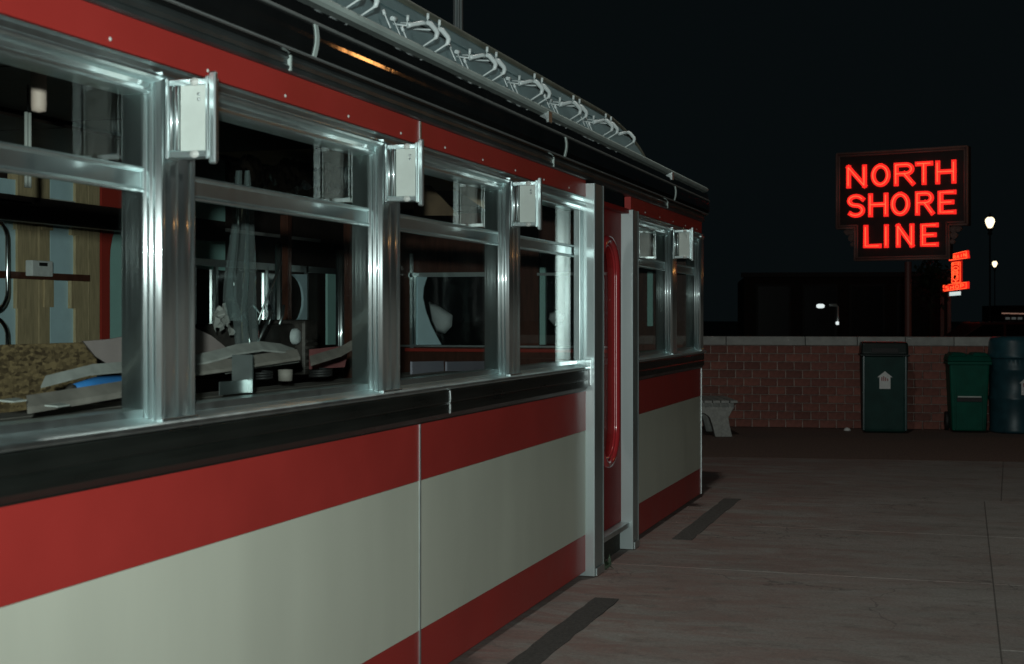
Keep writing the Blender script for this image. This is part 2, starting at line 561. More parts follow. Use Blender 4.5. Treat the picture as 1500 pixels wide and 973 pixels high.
# belt moulding under the windows, three rounded ribs
belt = [(-.03, 1.192)]
z = 1.190
for k, h in enumerate((.052, .046)):
    belt += [(.019, z), (.0225, z - .005), (.0235, z - h * .5), (.0225, z - h + .004), (.0195, z - h)]
    z -= h + .001
belt += [(.006, 1.074), (.006, 1.069), (-.03, 1.069)]
sweep('belt_moulding', belt, BLACKM, XL, C1A - .03)
sweep('belt_moulding', belt, BLACKM, C2B + .03, 0, True)
for x in (2.45, 5.60):
    sweep('belt_joint_clip', [(o + .003, zz) for o, zz in belt[1:-3]] + [(0, 1.09), (0, 1.19)], ALU, x - .006, x + .006)
# window sill
sill = [(-.12, 1.246), (-.052, 1.246), (-.050, 1.225), (-.012, 1.217), (.018, 1.213), (.026, 1.209), (.027, 1.200), (.020, 1.193), (-.12, 1.193)]
sweep('window_sill', sill, STEEL, XL, C1A - .0015)
sweep('window_sill', sill, STEEL, C2B + .0015, XE - .001)
# header over the windows
head = [(-.12, 2.182), (-.002, 2.182), (-.014, 2.176), (-.016, 2.160), (-.008, 2.156), (.002, 2.152), (.006, 2.145), (.002, 2.138), (-.008, 2.134), (-.028, 2.132), (-.032, 2.120), (-.026, 2.116), (-.026, 2.108), (-.034, 2.104), (-.12, 2.104)]
sweep('window_header', head, STEEL, XL, C1A - .0015)
sweep('window_header', head, STEEL, C2B + .0015, XE - .001)
for a, b in ((XL, 2.236), (2.246, 5.294), (5.306, C1A - .001)):
    sweep('upper_red_band', [(.002, 2.185), (-.04, 2.185), (-.04, 2.278), (.002, 2.278)], RED, a, b)
sweep('upper_red_band', [(.002, 2.185), (-.04, 2.185), (-.04, 2.278), (.002, 2.278)], RED, EA, 0, True)
for x in JX:
    sweep('joint_strip', [(.007, 2.186), (-.03, 2.186), (-.03, 2.277), (.007, 2.277)], ALU, x - .008, x + .008)
for k in range(24):
    x = .2 + k * .49
    if C1A - .1 < x < C2B + .1: continue
    MB().lathe([(0, -.004), (.005, -.003), (.006, 0)], (0, 0, 0), 8)
    s_ = MB().lathe([(.0, .004), (.004, .003), (.006, 0), (.006, -.002)], n=8)
    s_.v = [(x + v[0], -.002 - v[2], 2.205 + v[1]) for v in s_.v]
    s_.build('rivet', PALEB, diner)
# drip moulding and black cornice
drip = [(-.03, 2.279), (.010, 2.279), (.020, 2.284), (.024, 2.296), (.016, 2.304), (.016, 2.318), (.024, 2.324), (.020, 2.334), (-.03, 2.334)]
sweep('drip_moulding', drip, GREYM, XL, 0, True, xe=XE + .02)
corn = [(.022, 2.3345), (.042, 2.343), (.049, 2.346)]
corn += [(.049 + .006 * k / 8 + .008 * math.sin(k / 8 * math.pi), 2.346 + .105 * k / 8) for k in range(1, 9)]
corn += [(.056, 2.458), (.048, 2.50), (.032, 2.532), (-.03, 2.532), (-.03, 2.3345)]
CXE = XE + .17
sweep('cornice', corn, BLACK, XL, 0, True, xe=CXE, rc=.24)
for zz, o, h in ((2.342, .048, .0055), (2.450, .059, .009)):
    sweep('cornice_rail', [(o + .004, zz), (o + .006, zz + h / 2), (o + .004, zz + h), (o - .02, zz + h), (o - .02, zz)], THINL, XL, 0, True, xe=CXE, rc=.24)
cs = [(o + .0045, zz) for o, zz in corn[2:11]]
for x in (1.17, 4.23, 7.29, 10.30):
    sweep('cornice_joint', cs + [(.03, 2.455), (.02, 2.35)], PALER, x - .012, x + .012)
    sweep('cornice_joint', [(.026, 2.283), (.027, 2.332), (.0, 2.333), (.0, 2.283)], PALER, x - .122, x - .112)
sweep('gutter_rail', [(-.03, 2.5335), (.030, 2.5335), (.048, 2.540), (.052, 2.552), (.044, 2.562), (.02, 2.566), (-.03, 2.566)], PALER, XL, 0, True, xe=CXE, rc=.24)

# roof: low barrel
def roof_pt(u, v):
    x = XL + (CXE - XL - .02) * u
    y = -.02 + (WID + .06) * v
    h = math.sin(math.pi * v) ** .7 * .36
    e = max(0, (x - (CXE - 1.6)) / 1.6)
    return (x, y, 2.555 + h * math.sqrt(max(0, 1 - e * e)))
MB().grid(roof_pt, 24, 16).build('roof', ROOFM, diner, fix=True)

# pilasters: fluted front, fluted returns
def flutes(p0, p1, n, depth):
    """points of n convex flutes from p0 to p1 bulging to the right-hand normal"""
    p0, p1 = Vector(p0), Vector(p1)
    t = (p1 - p0) / n
    nn = Vector((t.y, -t.x)).normalized()
    out = []
    for i in range(n):
        for k in range(6):
            a = k / 5
            q = p0 + t * (i + .06 + a * .88)
            out.append(tuple(q + nn * depth * math.sin(math.pi * a) ** .6))
    return out
PIL = [(.29, .465), (1.835, 2.01), (3.38, 3.56), (4.915, 5.092), (6.467, 6.645), (10.455, 10.625), (11.66, 11.775)]
for a, b in PIL:
    pts = flutes((a, .06), (a, .004), 3, .006) + flutes((a, -.001), (a + .018, -.001), 1, .004) + flutes((a + .020, 0), (b - .020, 0), 2, .007) + flutes((b - .018, -.001), (b, -.001), 1, .004) + flutes((b, .004), (b, .06), 3, .005)
    # order: down the near return, along the front, up the far return
    poly = [(x, y, 1.2165) for x, y in pts] + [(b, .12, 1.2165), (a, .12, 1.2165)]
    MB().prism(poly, (0, 0, 2.150 - 1.2165), smooth=True).build('pilaster', STEEL, diner)
    for zz in (2.1505, 1.2120):
        MB().box((a - .004, -.010, zz), (b + .004, .06, zz + .010)).build('pilaster_cap', STEEL_S, diner, bevel=.002)

# windows
BAYS = [(XL + .05, .29), (.465, 1.835), (2.01, 3.38), (3.56, 4.915), (5.092, 6.467), (6.645, C1A), (C2B, 10.455), (10.625, 11.66)]
for a, b in BAYS:
    wn = empty('window', (0, 0, 0), parent=diner)
    for name, z0, z1 in (('pane', 1.2475, 1.850), ('transom_pane', 1.892, 2.1055)):
        MB().box((a + .004, .058, z0 - .008), (b - .004, .064, z1 + .008)).build(name, GLASS, wn)
    rail = [(-.07, 1.836), (-.049, 1.836), (-.046, 1.841), (-.049, 1.846), (-.056, 1.850), (-.056, 1.890), (-.049, 1.894), (-.046, 1.899), (-.049, 1.904), (-.07, 1.904)]
    sweep('transom_rail', rail, STEEL, a + .002, b - .002, parent=wn)
# wide steel stiles beside the door
MB().box((C1A - .075, .012, 1.247), (C1A - .0015, .05, 2.105)).build('door_stile', STILE, diner, bevel=.003)
# door columns
for i, (a, b, top) in enumerate(((C1A, C1B, 2.262), (C2A, C2B, 2.180))):
    poly = [(a, .07), (a, -.052), (a + .006, -.058), (a + .018, -.058), (a + .021, -.053), (b - .021, -.053), (b - .018, -.058), (b - .006, -.058), (b, -.052), (b, .07)]
    c = MB().prism([(x, y, .006) for x, y in poly], (0, 0, top - .006)).build('door_column', SATIN, diner, bevel=.0015, segs=1)
    MB().box((a + .02, -.064, .006), (b - .02, -.0585, .05)).build('column_foot', ALU, c)
MB().box((C1A - .008, -.036, 1.10), (C1A - .0005, -.0005, 1.25)).build('column_clip', STEEL_S, diner, bevel=.003)
# black panel above the door and steel lintel
MB().box((C1B + .001, .01, 2.186), (C2A - .001, .06, 2.278)).build('lintel_panel', BLACK, diner)
MB().box((C1B + .001, -.03, 2.155), (C2A - .001, .04, 2.185)).build('door_lintel', DOORRED, diner, bevel=.004)
# door: red slab with a long stadium window
door = empty('door', (0, 0, 0), parent=diner)
DX0, DX1, DZ0, DZ1, DY = C1B + .004, C2A - .004, .185, 2.154, .022
ox, oz0, oz1, orr = (DX0 + DX1) / 2, .575, 1.985, .235


def stadium(rad, n=12, z0=oz0, z1=oz1, tw=None):
    pts = []
    for k in range(n + 1):
        a = math.pi * k / n
        pts.append((ox + rad * math.cos(a), z1 - orr + (rad if tw is None else rad) * math.sin(a)))
    for k in range(n + 1):
        a = math.pi + math.pi * k / n
        pts.append((ox + rad * math.cos(a), z0 + orr + rad * math.sin(a)))
    return pts


inner = stadium(orr - .03)
N = len(inner)
outer = []
for (x, z) in inner:      # project outwards on the door rectangle
    dx, dz = x - ox, z - (oz0 + oz1) / 2
    zc = (oz0 + oz1) / 2
    sx = (DX1 - ox) / abs(dx) if abs(dx) > 1e-6 else 1e9
    sz = ((DZ1 - zc) if dz > 0 else (zc - DZ0)) / abs(dz) if abs(dz) > 1e-6 else 1e9
    q = min(sx, sz)
    outer.append((ox + dx * q, zc + dz * q))
# rectangle corners need to be hit exactly: snap nearest
for cx in (DX0, DX1):
    for cz in (DZ0, DZ1):
        j = min(range(N), key=lambda i: (outer[i][0] - cx) ** 2 + (outer[i][1] - cz) ** 2)
        outer[j] = (cx, cz)
mb = MB()
vs = [(x, DY, z) for x, z in inner] + [(x, DY, z) for x, z in outer] + [(x, DY + .045, z) for x, z in inner] + [(x, DY + .045, z) for x, z in outer]
fs = []
for i in range(N):
    j = (i + 1) % N
    fs += [(i, j, N + j, N + i), (2 * N + i, 2 * N + j, 3 * N + j, 3 * N + i), (i, j, 2 * N + j, 2 * N + i), (N + i, N + j, 3 * N + j, 3 * N + i)]
mb.add(vs, fs)
mb.build('door_leaf', DOORRED, door)
ring = stadium(orr - .012, 16)
MB().tube([(x, DY - .006, z) for x, z in ring], .026, 10, closed=True).build('window_ring', RING, door)
MB().tube([(x, DY - .004, z) for x, z in stadium(orr - .048, 16)], .010, 8, closed=True).build('inner_ring', RING, door)
MB().prism([(x, DY + .02, z) for x, z in stadium(orr - .032)], (0, .006, 0)).build('door_pane', GLASS, door)
MB().tube([(DX0 + .05, DY, 1.06), (DX0 + .05, DY - .045, 1.06), (DX0 + .05, DY - .045, 1.22), (DX0 + .05, DY, 1.22)], .008, 8).build('door_handle', CHROME, door)
MB().box((C1B + .001, -.035, .150), (C2A - .001, .05, .182)).build('threshold', ALU, diner, bevel=.006)
MB().box((C1B + .001, .03, .0), (C2A - .001, .06, .149)).build('step_riser', DIRT, diner)

# end wall and corner mullion
MB().box((XE - .05, .12, .05), (XE - .012, WID, 2.4)).build('end_wall', BROWNP, diner)
sweep('corner_post', [(.001, 1.215), (-.045, 1.215), (-.045, 2.18), (.001, 2.18)], STEEL, 11.776, 0, True)
# body inside: floor, ceiling, far wall
MB().box((XL, .07, .20), (XE - .06, WID, .30)).build('floor', FLOORIN, diner)
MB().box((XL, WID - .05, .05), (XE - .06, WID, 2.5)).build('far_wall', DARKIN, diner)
MB().box((XL - .04, .03, .05), (XL, WID, 2.54)).build('near_end_wall', BROWNP, diner)
for k in range(9):
    x0, x1 = XL + k * 1.42, XL + (k + 1) * 1.42 - .02
    for j in range(3):
        y0 = .1 + j * 1.05
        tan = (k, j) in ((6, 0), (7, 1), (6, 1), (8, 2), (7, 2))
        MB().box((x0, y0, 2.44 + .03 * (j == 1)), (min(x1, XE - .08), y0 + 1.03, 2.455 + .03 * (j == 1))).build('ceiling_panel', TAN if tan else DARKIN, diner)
# inside face under the windows
MB().box((XL, .075, .3), (C1A, .10, 1.18)).build('inner_panel', BROWNP, diner)
MB().box((C2B, .075, .3), (XE - .06, .10, 1.18)).build('inner_panel', BROWNP, diner)


def wallbox(name, m, x0, y0, x1, y1, Y=3.24, d=.05, parent=None, bevel=0., back=True):
    """box on a plane parallel to the facade, given by what it covers in the view"""
    a, b = at(x0, y0, Y=Y), at(x1, y1, Y=Y)
    xm = at((x0 + x1) / 2, y0, Y=Y).z, at((x0 + x1) / 2, y1, Y=Y).z
    return MB().box((a.x, Y, xm[0]), (b.x, Y + d * (1 if back else -1), xm[1])).build(name, m, parent or diner, bevel=bevel)


# far wall framing in the unfinished bay
FY = WID - .10
for x0, x1 in ((-60, -18), (-6, 28), (74, 112)):
    wallbox('insulation_board', BLUEB, x0, 262, x1, 512, FY - .036, .02)
for x0, x1 in ((-40, -8), (26, 55), (58, 73), (111, 129), (130, 146)):
    wallbox('stud', WOOD, x0, 256, x1, 512, FY - .055 + random.uniform(0, .01), .07)
for x0, y0, x1, y1 in ((25, 322, 48, 337), (62, 322, 78, 337), (25, 408, 40, 452), (66, 408, 79, 450), (106, 330, 118, 345), (105, 408, 119, 452)):
    wallbox('gusset_block', WOOD, x0, y0, x1, y1, FY - .062, .03)
wallbox('dark_vent', DARKIN, 74, 262, 112, 293, FY - .03, .02)
wallbox('vent_sill', PALEB, 74, 293, 112, 297, FY - .05, .03)
wallbox('wall_rail', BROWNP, -40, 399, 132, 409, FY - .10, .02)
jb = wallbox('junction_box', LABELM, 48, 382, 78, 405, FY - .17, .05, bevel=.006)
wallbox('box_slot', RUBBER, 58, 385, 70, 390, FY - .172, .01, parent=jb)
# red arch with the pale green panel
wallbox('green_panel', GREENB, 148, 262, 330, 520, FY + .03, .02)
p0, p1 = at(147, 262, Y=FY), at(260, 262, Y=FY)
zt, zb, zm = p0.z, at(160, 500, Y=FY).z, at(160, 322, Y=FY).z
xi = at(159, 400, Y=FY).x
arch = [(p0.x, zb), (p0.x, zt), (p1.x, zt), (p1.x, zm + .12)]
for k in range(9):
    a = k / 8 * math.pi / 2
    arch.append((xi + .34 * (1 - math.sin(a)), zm + .10 - .36 * (1 - math.cos(a))))
arch.append((xi, zb))
MB().prism([(x, FY - .01, z) for x, z in arch], (0, .04, 0)).build('red_arch', REDTRIM, diner)
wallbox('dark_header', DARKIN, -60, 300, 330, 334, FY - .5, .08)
wallbox('header_lip', ALU, -60, 290, 46, 293, FY - .5, .02)
# chromed rails and opposite windows beyond
wallbox('chrome_rail', STEEL, 236, 337, 470, 342, FY - .02, .02)
wallbox('chrome_rail', STEEL, 236, 384, 500, 394, FY - .03, .02)
for x0, x1 in ((286, 288), (316, 320), (392, 394), (425, 427), (449, 452)):
    wallbox('chrome_mullion', STEEL_S, x0, 390, x1, 478, FY - .03, .02)
wallbox('dark_window', BLACK, 240, 396, 404, 478, FY - .005, .01)
for x0, x1 in ((480, 492), ):
    wallbox('pale_jamb', GREENB, x0, 400, x1, 505, FY - .02, .02)
# pale corner of an oval window
def oval_corner(x0, x1, y0, y1, cx, rx, Xp=None, Yp=None, m=GREENB, flip=False):
    pts = []
    cy, ry = (y0 + y1) / 2, (y1 - y0) / 2
    for k in range(13):
        a = -math.pi / 2 + math.pi * k / 12
        pts.append((cx + (rx * math.cos(a)) * (1 if flip else -1), cy + ry * math.sin(a)))
    edge = x1 if flip else x0
    pts = [(edge, y0)] + pts + [(edge, y1)]
    P = [at(px, py, X=Xp, Y=Yp) for px, py in pts]
    return MB().prism(P, (.02, 0, 0) if Xp else (0, .02, 0)).build('oval_surround', m, diner)
oval_corner(425, 450, 402, 476, 425, 20, Yp=FY - .04, m=BLUEB, flip=True)
# posts standing inside
for px, wpx, y0, y1, m_ in ((408, 9, 358, 478, STEEL_S), (498, 11, 366, 505, STEEL_S), (419, 12, 355, 478, BROWNP), (519, 22, 330, 520, BROWNP)):
    p = at(px, 463, Y=2.75)
    r_ = wpx / 2 / 2083 * (at(px, 463, Y=2.75) - CAM).length
    zt_, zb_ = at(px, y0, Y=2.75).z, at(px, y1, Y=2.75).z
    if m_ is STEEL_S:
        poly = [(p.x + r_ * math.cos(a) * (1 + .12 * math.cos(6 * a)), p.y + r_ * math.sin(a) * (1 + .12 * math.cos(6 * a)), zb_ - .6) for a in [2 * math.pi * k / 36 for k in range(36)]]
        MB().prism(poly, (0, 0, zt_ - zb_ + .6), True).build('chrome_post', m_, diner)
    else:
        MB().box((p.x - r_, p.y - r_, zb_ - .6), (p.x + r_, p.y + r_, zt_ + .2)).build('wood_post', m_, diner)
# inside of the end wall: framed dark windows with oval surrounds and red sills
EX = XE - .075


def endbox(name, m, x0, y0, x1, y1, X=EX, d=-.03, parent=None):
    a, b = at(x0, y0, X=X), at(x1, y1, X=X)
    return MB().box((X, a.y, a.z), (X + d, b.y, b.z)).build(name, m, parent or diner)


endbox('end_window', BLACK, 604, 404, 742, 508, EX - .002, -.006)
endbox('end_window', BLACK, 790, 370, 905, 508, EX - .002, -.006)
MB().prism([at(x, y, X=EX - .012) for x, y in ((607, 406), (626, 406), (621, 422), (620, 436), (624, 455), (631, 474), (640, 492), (647, 505), (607, 505))], (-.01, 0, 0)).build('oval_surround', BLUEB, diner)
endbox('end_frame', STEEL_S, 602, 372, 606, 510, EX - .01)
endbox('end_frame', STEEL_S, 608, 405, 611, 508, EX - .012)
endbox('end_frame', STEEL, 600, 400, 740, 405, EX - .01)
endbox('end_frame', STEEL, 560, 505, 905, 510, EX - .02, -.05)
endbox('end_ledge', REDTRIM, 596, 510, 905, 517, EX - .03, -.05)
endbox('end_frame', GREENB, 792, 392, 800, 505, EX - .01)
endbox('end_frame', STEEL, 788, 400, 905, 403, EX - .012)
endbox('wood_panel', BROWNP, 762, 330, 790, 520, EX - .02, -.02)
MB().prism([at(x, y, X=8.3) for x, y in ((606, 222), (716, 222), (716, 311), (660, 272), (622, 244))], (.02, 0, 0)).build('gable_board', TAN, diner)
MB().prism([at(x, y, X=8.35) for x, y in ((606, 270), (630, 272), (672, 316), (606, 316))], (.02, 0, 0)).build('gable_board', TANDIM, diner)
endbox('pale_column', GREENB, 949, 398, 957, 478, EX - .02, -.02)

# ================================================================== things inside the car
# work table just inside the windows
tb = empty('work_table', (0, 0, 0), 'dusty plank bench just inside the windows, under the clutter', 'work bench')
for j in range(4):
    y0 = .14 + j * .19
    MB().box((1.2, y0, 1.155 + random.uniform(0, .006)), (7.6, y0 + .182, 1.187)).build('plank', GREYB, tb, bevel=.003, segs=1)
for x in (1.5, 3.5, 5.5, 7.3):
    MB().box((x, .16, .3), (x + .06, .22, 1.104)).build('leg', WOOD, tb)
    MB().box((x, .8, .3), (x + .06, .86, 1.104)).build('leg', WOOD, tb)


def place(pts3, thick, name, m, label, cat, group=None, smooth=False):
    o = MB().prism(pts3, thick, smooth).build(name, m)
    return tag(o, label, cat, group)


# leaning chip board
a, b = at(-60, 505, Y=1.35), at(142, 503, Y=1.35)
ch = MB().box((a.x, 1.35, .9), (b.x, 1.37, (a.z + b.z) / 2)).build('chip_board', OSB)
tag(ch, 'rough chip board panel standing below the wall studs at far left', 'board')
# grey pink sheet lying bent behind the first post
pts = [(122, 500), (160, 497), (232, 484), (285, 480), (310, 492), (335, 512), (345, 522), (285, 540), (205, 548), (165, 538), (140, 522)]
place([at(x, y, Y=.95) for x, y in pts], (.02, .02, 0), 'bent_sheet', PINKG, 'grey pink flexible sheet with curved edge leaning behind the nearest full window post', 'sheet')
# stacked pale boards in the second window
def board(pts, Y, m, label, name='loose_board', th=.012, rise=.04):
    top = [at(x, y, Y=Y) for x, y in pts]
    mb = MB()
    n = len(top)
    back = [p + Vector((.05, rise, .03)) for p in top]
    low = [p + Vector((0, 0, -th)) for p in top]
    lowb = [p + Vector((0, 0, -th)) for p in back]
    vs = top + back + lowb + low
    fs = []
    for i in range(n - 1):
        for k in range(4):
            k2 = (k + 1) % 4
            fs.append((k * n + i, k * n + i + 1, k2 * n + i + 1, k2 * n + i))
    fs += [(0, n, 2 * n, 3 * n), (n - 1, 4 * n - 1, 3 * n - 1, 2 * n - 1)]
    return tag(mb.add(vs, fs).build(name, m), label, 'board')
board([(286, 534), (320, 526), (350, 517), (385, 512), (415, 515), (436, 522)], .45, BOARDP, 'pale curling panel on top of the boards in the second window', th=.007)
board([(284, 546), (330, 540), (380, 532), (440, 523)], .42, GREYB, 'grey plank under the pale curling panel in the second window', th=.012)
board([(330, 545), (380, 536), (438, 528)], .5, BOARDP, 'thin white edged strip beneath the grey plank by the iron machine', th=.008)
board([(60, 566), (130, 548), (205, 541)], .62, BOARDP, 'thin pale strip lying behind the blue tool in the first window', th=.006, rise=.02)
board([(40, 597), (120, 584), (215, 568)], .40, GREYB, 'long dusty board in front of the blue tool in the first window', th=.018)
board([(455, 532), (500, 518), (536, 497)], .7, GREYB, 'grey lath leaning up to the right beside the salmon sheet', th=.014, rise=.03)
board([(770, 548), (850, 536), (905, 530)], .6, BOARDP, 'pale board lying inside the last window before the door', th=.012)
# blue tool
bt = empty('hand_tool', (0, 0, 0), 'blue handled hand tool lying on the boards in the first window', 'tool')
pa, pb_ = at(108, 570, Y=.5), at(206, 556, Y=.5)
MB().tube([pa, pa.lerp(pb_, .3) + Vector((0, 0, .006)), pa.lerp(pb_, .6), pb_], .02, 8, rs=[.016, .022, .024, .018]).build('grip', TOOLB, bt)
MB().tube([at(96, 574, Y=.5), at(104, 570, Y=.5) + Vector((0, 0, .004)), at(112, 571, Y=.5)], .014, 8, rs=[.006, .014, .012]).build('tool_head', MACH, bt)
# bracket and jars
br = empty('metal_bracket', (0, 0, 0), 'upright sheet metal bracket standing on the bench in the second window', 'bracket')
p = at(363, 575, Y=.32); q = at(322, 575, Y=.32); t = at(363, 520, Y=.32)
MB().box((q.x, .32, p.z), (p.x, .323, p.z + .045)).build('flange', ALU, br)
MB().box((p.x - .004, .30, p.z), (p.x + .004, .38, t.z)).build('upright', ALU, br)
jr = empty('glass_jar', (0, 0, 0), 'small shiny stoppered bottle beside the metal bracket', 'bottle')
p = at(356, 563, Y=.40)
MB().lathe([(.0, 0), (.018, .0), (.02, .03), (.014, .045), (.02, .06), (.018, .085), (.0, .09)], p, 14).build('bottle', CHROME, jr)
MB().lathe([(.009, .09), (.009, .105), (0, .106)], p, 10).build('stopper', WHITEB, jr)
bx = at(418, 558, Y=.5)
tag(MB().lathe([(0, 0), (.028, 0), (.03, .045), (0, .047)], bx, 14).build('small_tin', GREYB), 'squat grey tin on the bench below the iron machine', 'tin')
for k_, (x, y, Y_, rr, lb) in enumerate(((470, 552, .5, .020, 'coil of dark hose lying right of the squat tin'), (385, 556, .55, .016, 'coil of dark wire lying left of the squat tin'))):
    p = at(x, y, Y=Y_)
    cl = [p + Vector((rr * 2.4 * math.cos(t_ * .5), rr * 2.2 * math.sin(t_ * .5), .0008 * t_)) for t_ in range(40)]
    tag(MB().tube(cl, rr * .32, 6).build('cable_coil', RUBBER), lb, 'cable')
p = at(326, 462, Y=1.15)
random.seed(21)
cr_ = MB().grid(lambda u, v: p + Vector(((u - .5) * .16 + .02 * math.sin(v * 9), random.uniform(-.02, .02), (v - .5) * .10 - .06 * abs(u - .5) + .02 * math.sin(u * 12))), 9, 7, smooth=False)
tag(cr_.build('crumpled_film', BOARDP, fix=False), 'scrap of crumpled pale film beside the hanging plastic', 'plastic sheet')
for k_, (x, y, w_, lb) in enumerate(((20, 590, 40, 'off white scrap of card lying at the left end of the bench'), (85, 597, 30, 'small pale wood chip lying below the chip board'))):
    p = at(x, y, Y=.35)
    tag(MB().prism([p, p + Vector((.07, .01, .0)), p + Vector((.08, .05, .004)), p + Vector((.01, .06, .002))], (0, 0, .004)).build('card_scrap', PALEB), lb, 'scrap')
# machine
mc = empty('iron_machine', (0, 0, 0), 'grimy iron kitchen machine with a round dial behind the boards', 'machine')
a, b = at(352, 475, Y=1.3), at(452, 548, Y=1.3)
MB().box((a.x, 1.3, b.z), (b.x - .15, 1.6, a.z)).build('housing', MACH, mc, bevel=.02)
MB().box((b.x - .16, 1.24, b.z), (b.x, 1.6, a.z + .02)).build('gear_case', MACH, mc, bevel=.02)
for k in range(5):
    zz = b.z + .04 + k * .035
    MB().tube([(b.x - .16, 1.235, zz), (b.x, 1.235, zz + .004)], .009, 6).build('cooling_fin', MACH, mc)
p = at(435, 493, Y=1.235)
d_ = MB().lathe([(0, .012), (.03, .012), (.042, .0), (.042, -.02)], n=18)
d_.v = [(p.x + v[0], p.y - v[2], p.z + v[1]) for v in d_.v]
d_.build('dial', WHITEB, mc)
for k in range(4):
    p = at(364 + k * 15, 476, Y=1.3)
    MB().tube([p, p + Vector((random.uniform(-.05, .05), 0, .05)), p + Vector((random.uniform(-.1, .1), .02, .10))], .008, 6).build('pipe_stub', ALU, mc)
# salmon sheet
place([at(x, y, Y=1.1) for x, y in ((454, 512), (512, 506), (505, 538), (454, 541))], (.01, .01, 0), 'salmon_sheet', PINK, 'salmon pink sheet standing beneath the grey lath in the second window', 'sheet')
# clear plastic hanging in two lengths
def drape(pts, Y, label):
    def fn(u, v):
        i = min(int(v * (len(pts) - 1)), len(pts) - 2)
        t_ = v * (len(pts) - 1) - i
        xl = pts[i][0] * (1 - t_) + pts[i + 1][0] * t_
        xr = pts[i][1] * (1 - t_) + pts[i + 1][1] * t_
        y = pts[i][2] * (1 - t_) + pts[i + 1][2] * t_
        p = at(xl + (xr - xl) * u, y, Y=Y)
        p.y += .022 * math.sin(u * 11 + v * 2.5) * (.4 + v)
        return p
    return tag(MB().grid(fn, 12, 24).build('plastic_sheet', PLAST, fix=False), label, 'plastic sheet', 'clear plastic hanging inside the windows')


def cloudy():
    m = glass_mat('cloudy_plastic', (.8, .86, .86), .08, .7, 2.2)
    n, l = m.node_tree.nodes, m.node_tree.links
    d = n.new('ShaderNodeBsdfDiffuse'); d.inputs[0].default_value = (.55, .66, .66, 1)
    x = n.new('ShaderNodeMixShader'); x.inputs[0].default_value = .09
    old = n['Material Output'].inputs[0].links[0].from_socket
    l.new(old, x.inputs[1]); l.new(d.outputs[0], x.inputs[2]); l.new(x.outputs[0], n['Material Output'].inputs[0])
    return m


PLAST = cloudy()
drape([(361, 363, 250), (356, 369, 330), (353, 371, 400), (348, 372, 450), (352, 378, 520)], .75, 'wide length of cloudy plastic hanging in the second window')
drape([(347, 352, 250), (343, 348, 330), (335, 341, 400), (334, 340, 440), (342, 350, 470)], .85, 'narrow strip of cloudy plastic hanging left of the wider one')
lt = MB().tube([at(412, 385, Y=.8), at(378, 470, Y=.8)], .006, 6).build('leaning_rod', ALU)
tag(lt, 'thin metal rod leaning diagonally behind the hanging plastic', 'rod')
lt = MB().tube([at(398, 458, Y=.9), at(376, 505, Y=.9)], .007, 6).build('leaning_rod', ALU)
tag(lt, 'short metal rod leaning low beside the iron machine', 'rod')
# crumpled black plastic below the ceiling
def crump(u, v):
    p = at(330 + 190 * u, 268 + 8 * u - 30 * v, Y=1.0 + .9 * v)
    p.z += .06 * math.sin(u * 23 + v * 7) * math.sin(v * 11 + u * 4) + random.uniform(-.03, .03)
    return p
tag(MB().grid(crump, 40, 14).build('ceiling_plastic', BLACKPL, fix=False), 'crumpled shiny black plastic sagging below the ceiling in the second window', 'plastic sheet')
# hanging tube and rod in first window
hp = at(57, 120, Y=.62)
tag(MB().lathe([(.0, -.115), (.022, -.11), (.0235, -.09), (.0235, .32), (0, .32)], (hp.x, .62, hp.z + .02), 16).build('hanging_tube', PLASTER), 'pinkish capped tube hanging from the ceiling in the nearest window', 'tube')
a, b = at(41, 165, Y=1.6), at(40, 275, Y=1.6)
rd = empty('ceiling_rod', (0, 0, 0), 'pair of thin pale rods hanging below the pinkish tube', 'rod')
for dx in (-.012, .012):
    MB().tube([(a.x + dx, 1.6, a.z), (a.x + dx, 1.6, b.z)], .008, 6).build('rod', PALEB, rd)
MB().tube([(a.x, 1.6, a.z), (a.x, 1.6, 2.45)], .004, 6).build('hanger', IRON, rd)
# chrome chair frame
cf = empty('chair_frame', (0, 0, 0), 'bare chromed tube chair frame with rounded loops at far left', 'chair frame')
def loop(cx, y0, y1, rx, Y):
    pts = []
    zc0, zc1 = at(cx, y0, Y=Y).z, at(cx, y1, Y=Y).z
    xc = at(cx, 400, Y=Y).x
    rr = rx
    for k in range(13):
        a = math.pi / 2 - math.pi * k / 12
        pts.append((xc + rr * math.cos(a), Y, (zc0 - rr if a > 0 else zc1 + rr) + rr * math.sin(a)))
    for k in range(13):
        a = -math.pi / 2 - math.pi * k / 12
        pts.append((xc + rr * math.cos(a), Y, (zc0 - rr if math.sin(a) > 0 else zc1 + rr) + rr * math.sin(a)))
    return MB().tube(pts, .011, 8, closed=True)
loop(-8, 322, 455, .11, 2.9).build('back_loop', CHROME, cf)
loop(-8, 466, 560, .11, 2.9).build('seat_loop', CHROME, cf)
# paper bags near the end windows
def bag(pts, X, label):
    P = [at(x, y, X=X) for x, y in pts]
    c = sum(P, Vector()) / len(P)
    mb = MB()
    n = len(P)
    vs = P + [c + (p - c) * .6 + Vector((-.05, 0, 0)) for p in P] + [c + (p - c) * .7 + Vector((.05, 0, 0)) for p in P]
    fs = [(i, (i + 1) % n, n + (i + 1) % n, n + i) for i in range(n)] + [(i, (i + 1) % n, 2 * n + (i + 1) % n, 2 * n + i) for i in range(n)]
    fs += [tuple(range(n, 2 * n)), tuple(range(2 * n, 3 * n))]
    return tag(mb.add(vs, fs, True).build('paper_bundle', WHITEB), label, 'bundle', 'pale bundles inside the far windows')
bag([(627, 440), (645, 450), (663, 462), (662, 478), (652, 489), (640, 487), (632, 470)], 10.9, 'pale paper cone seen through the third window against the oval surround')
bag([(805, 458), (818, 455), (826, 464), (822, 474), (812, 478), (803, 468)], 10.9, 'small pale paper bundle seen through the window beside the door')
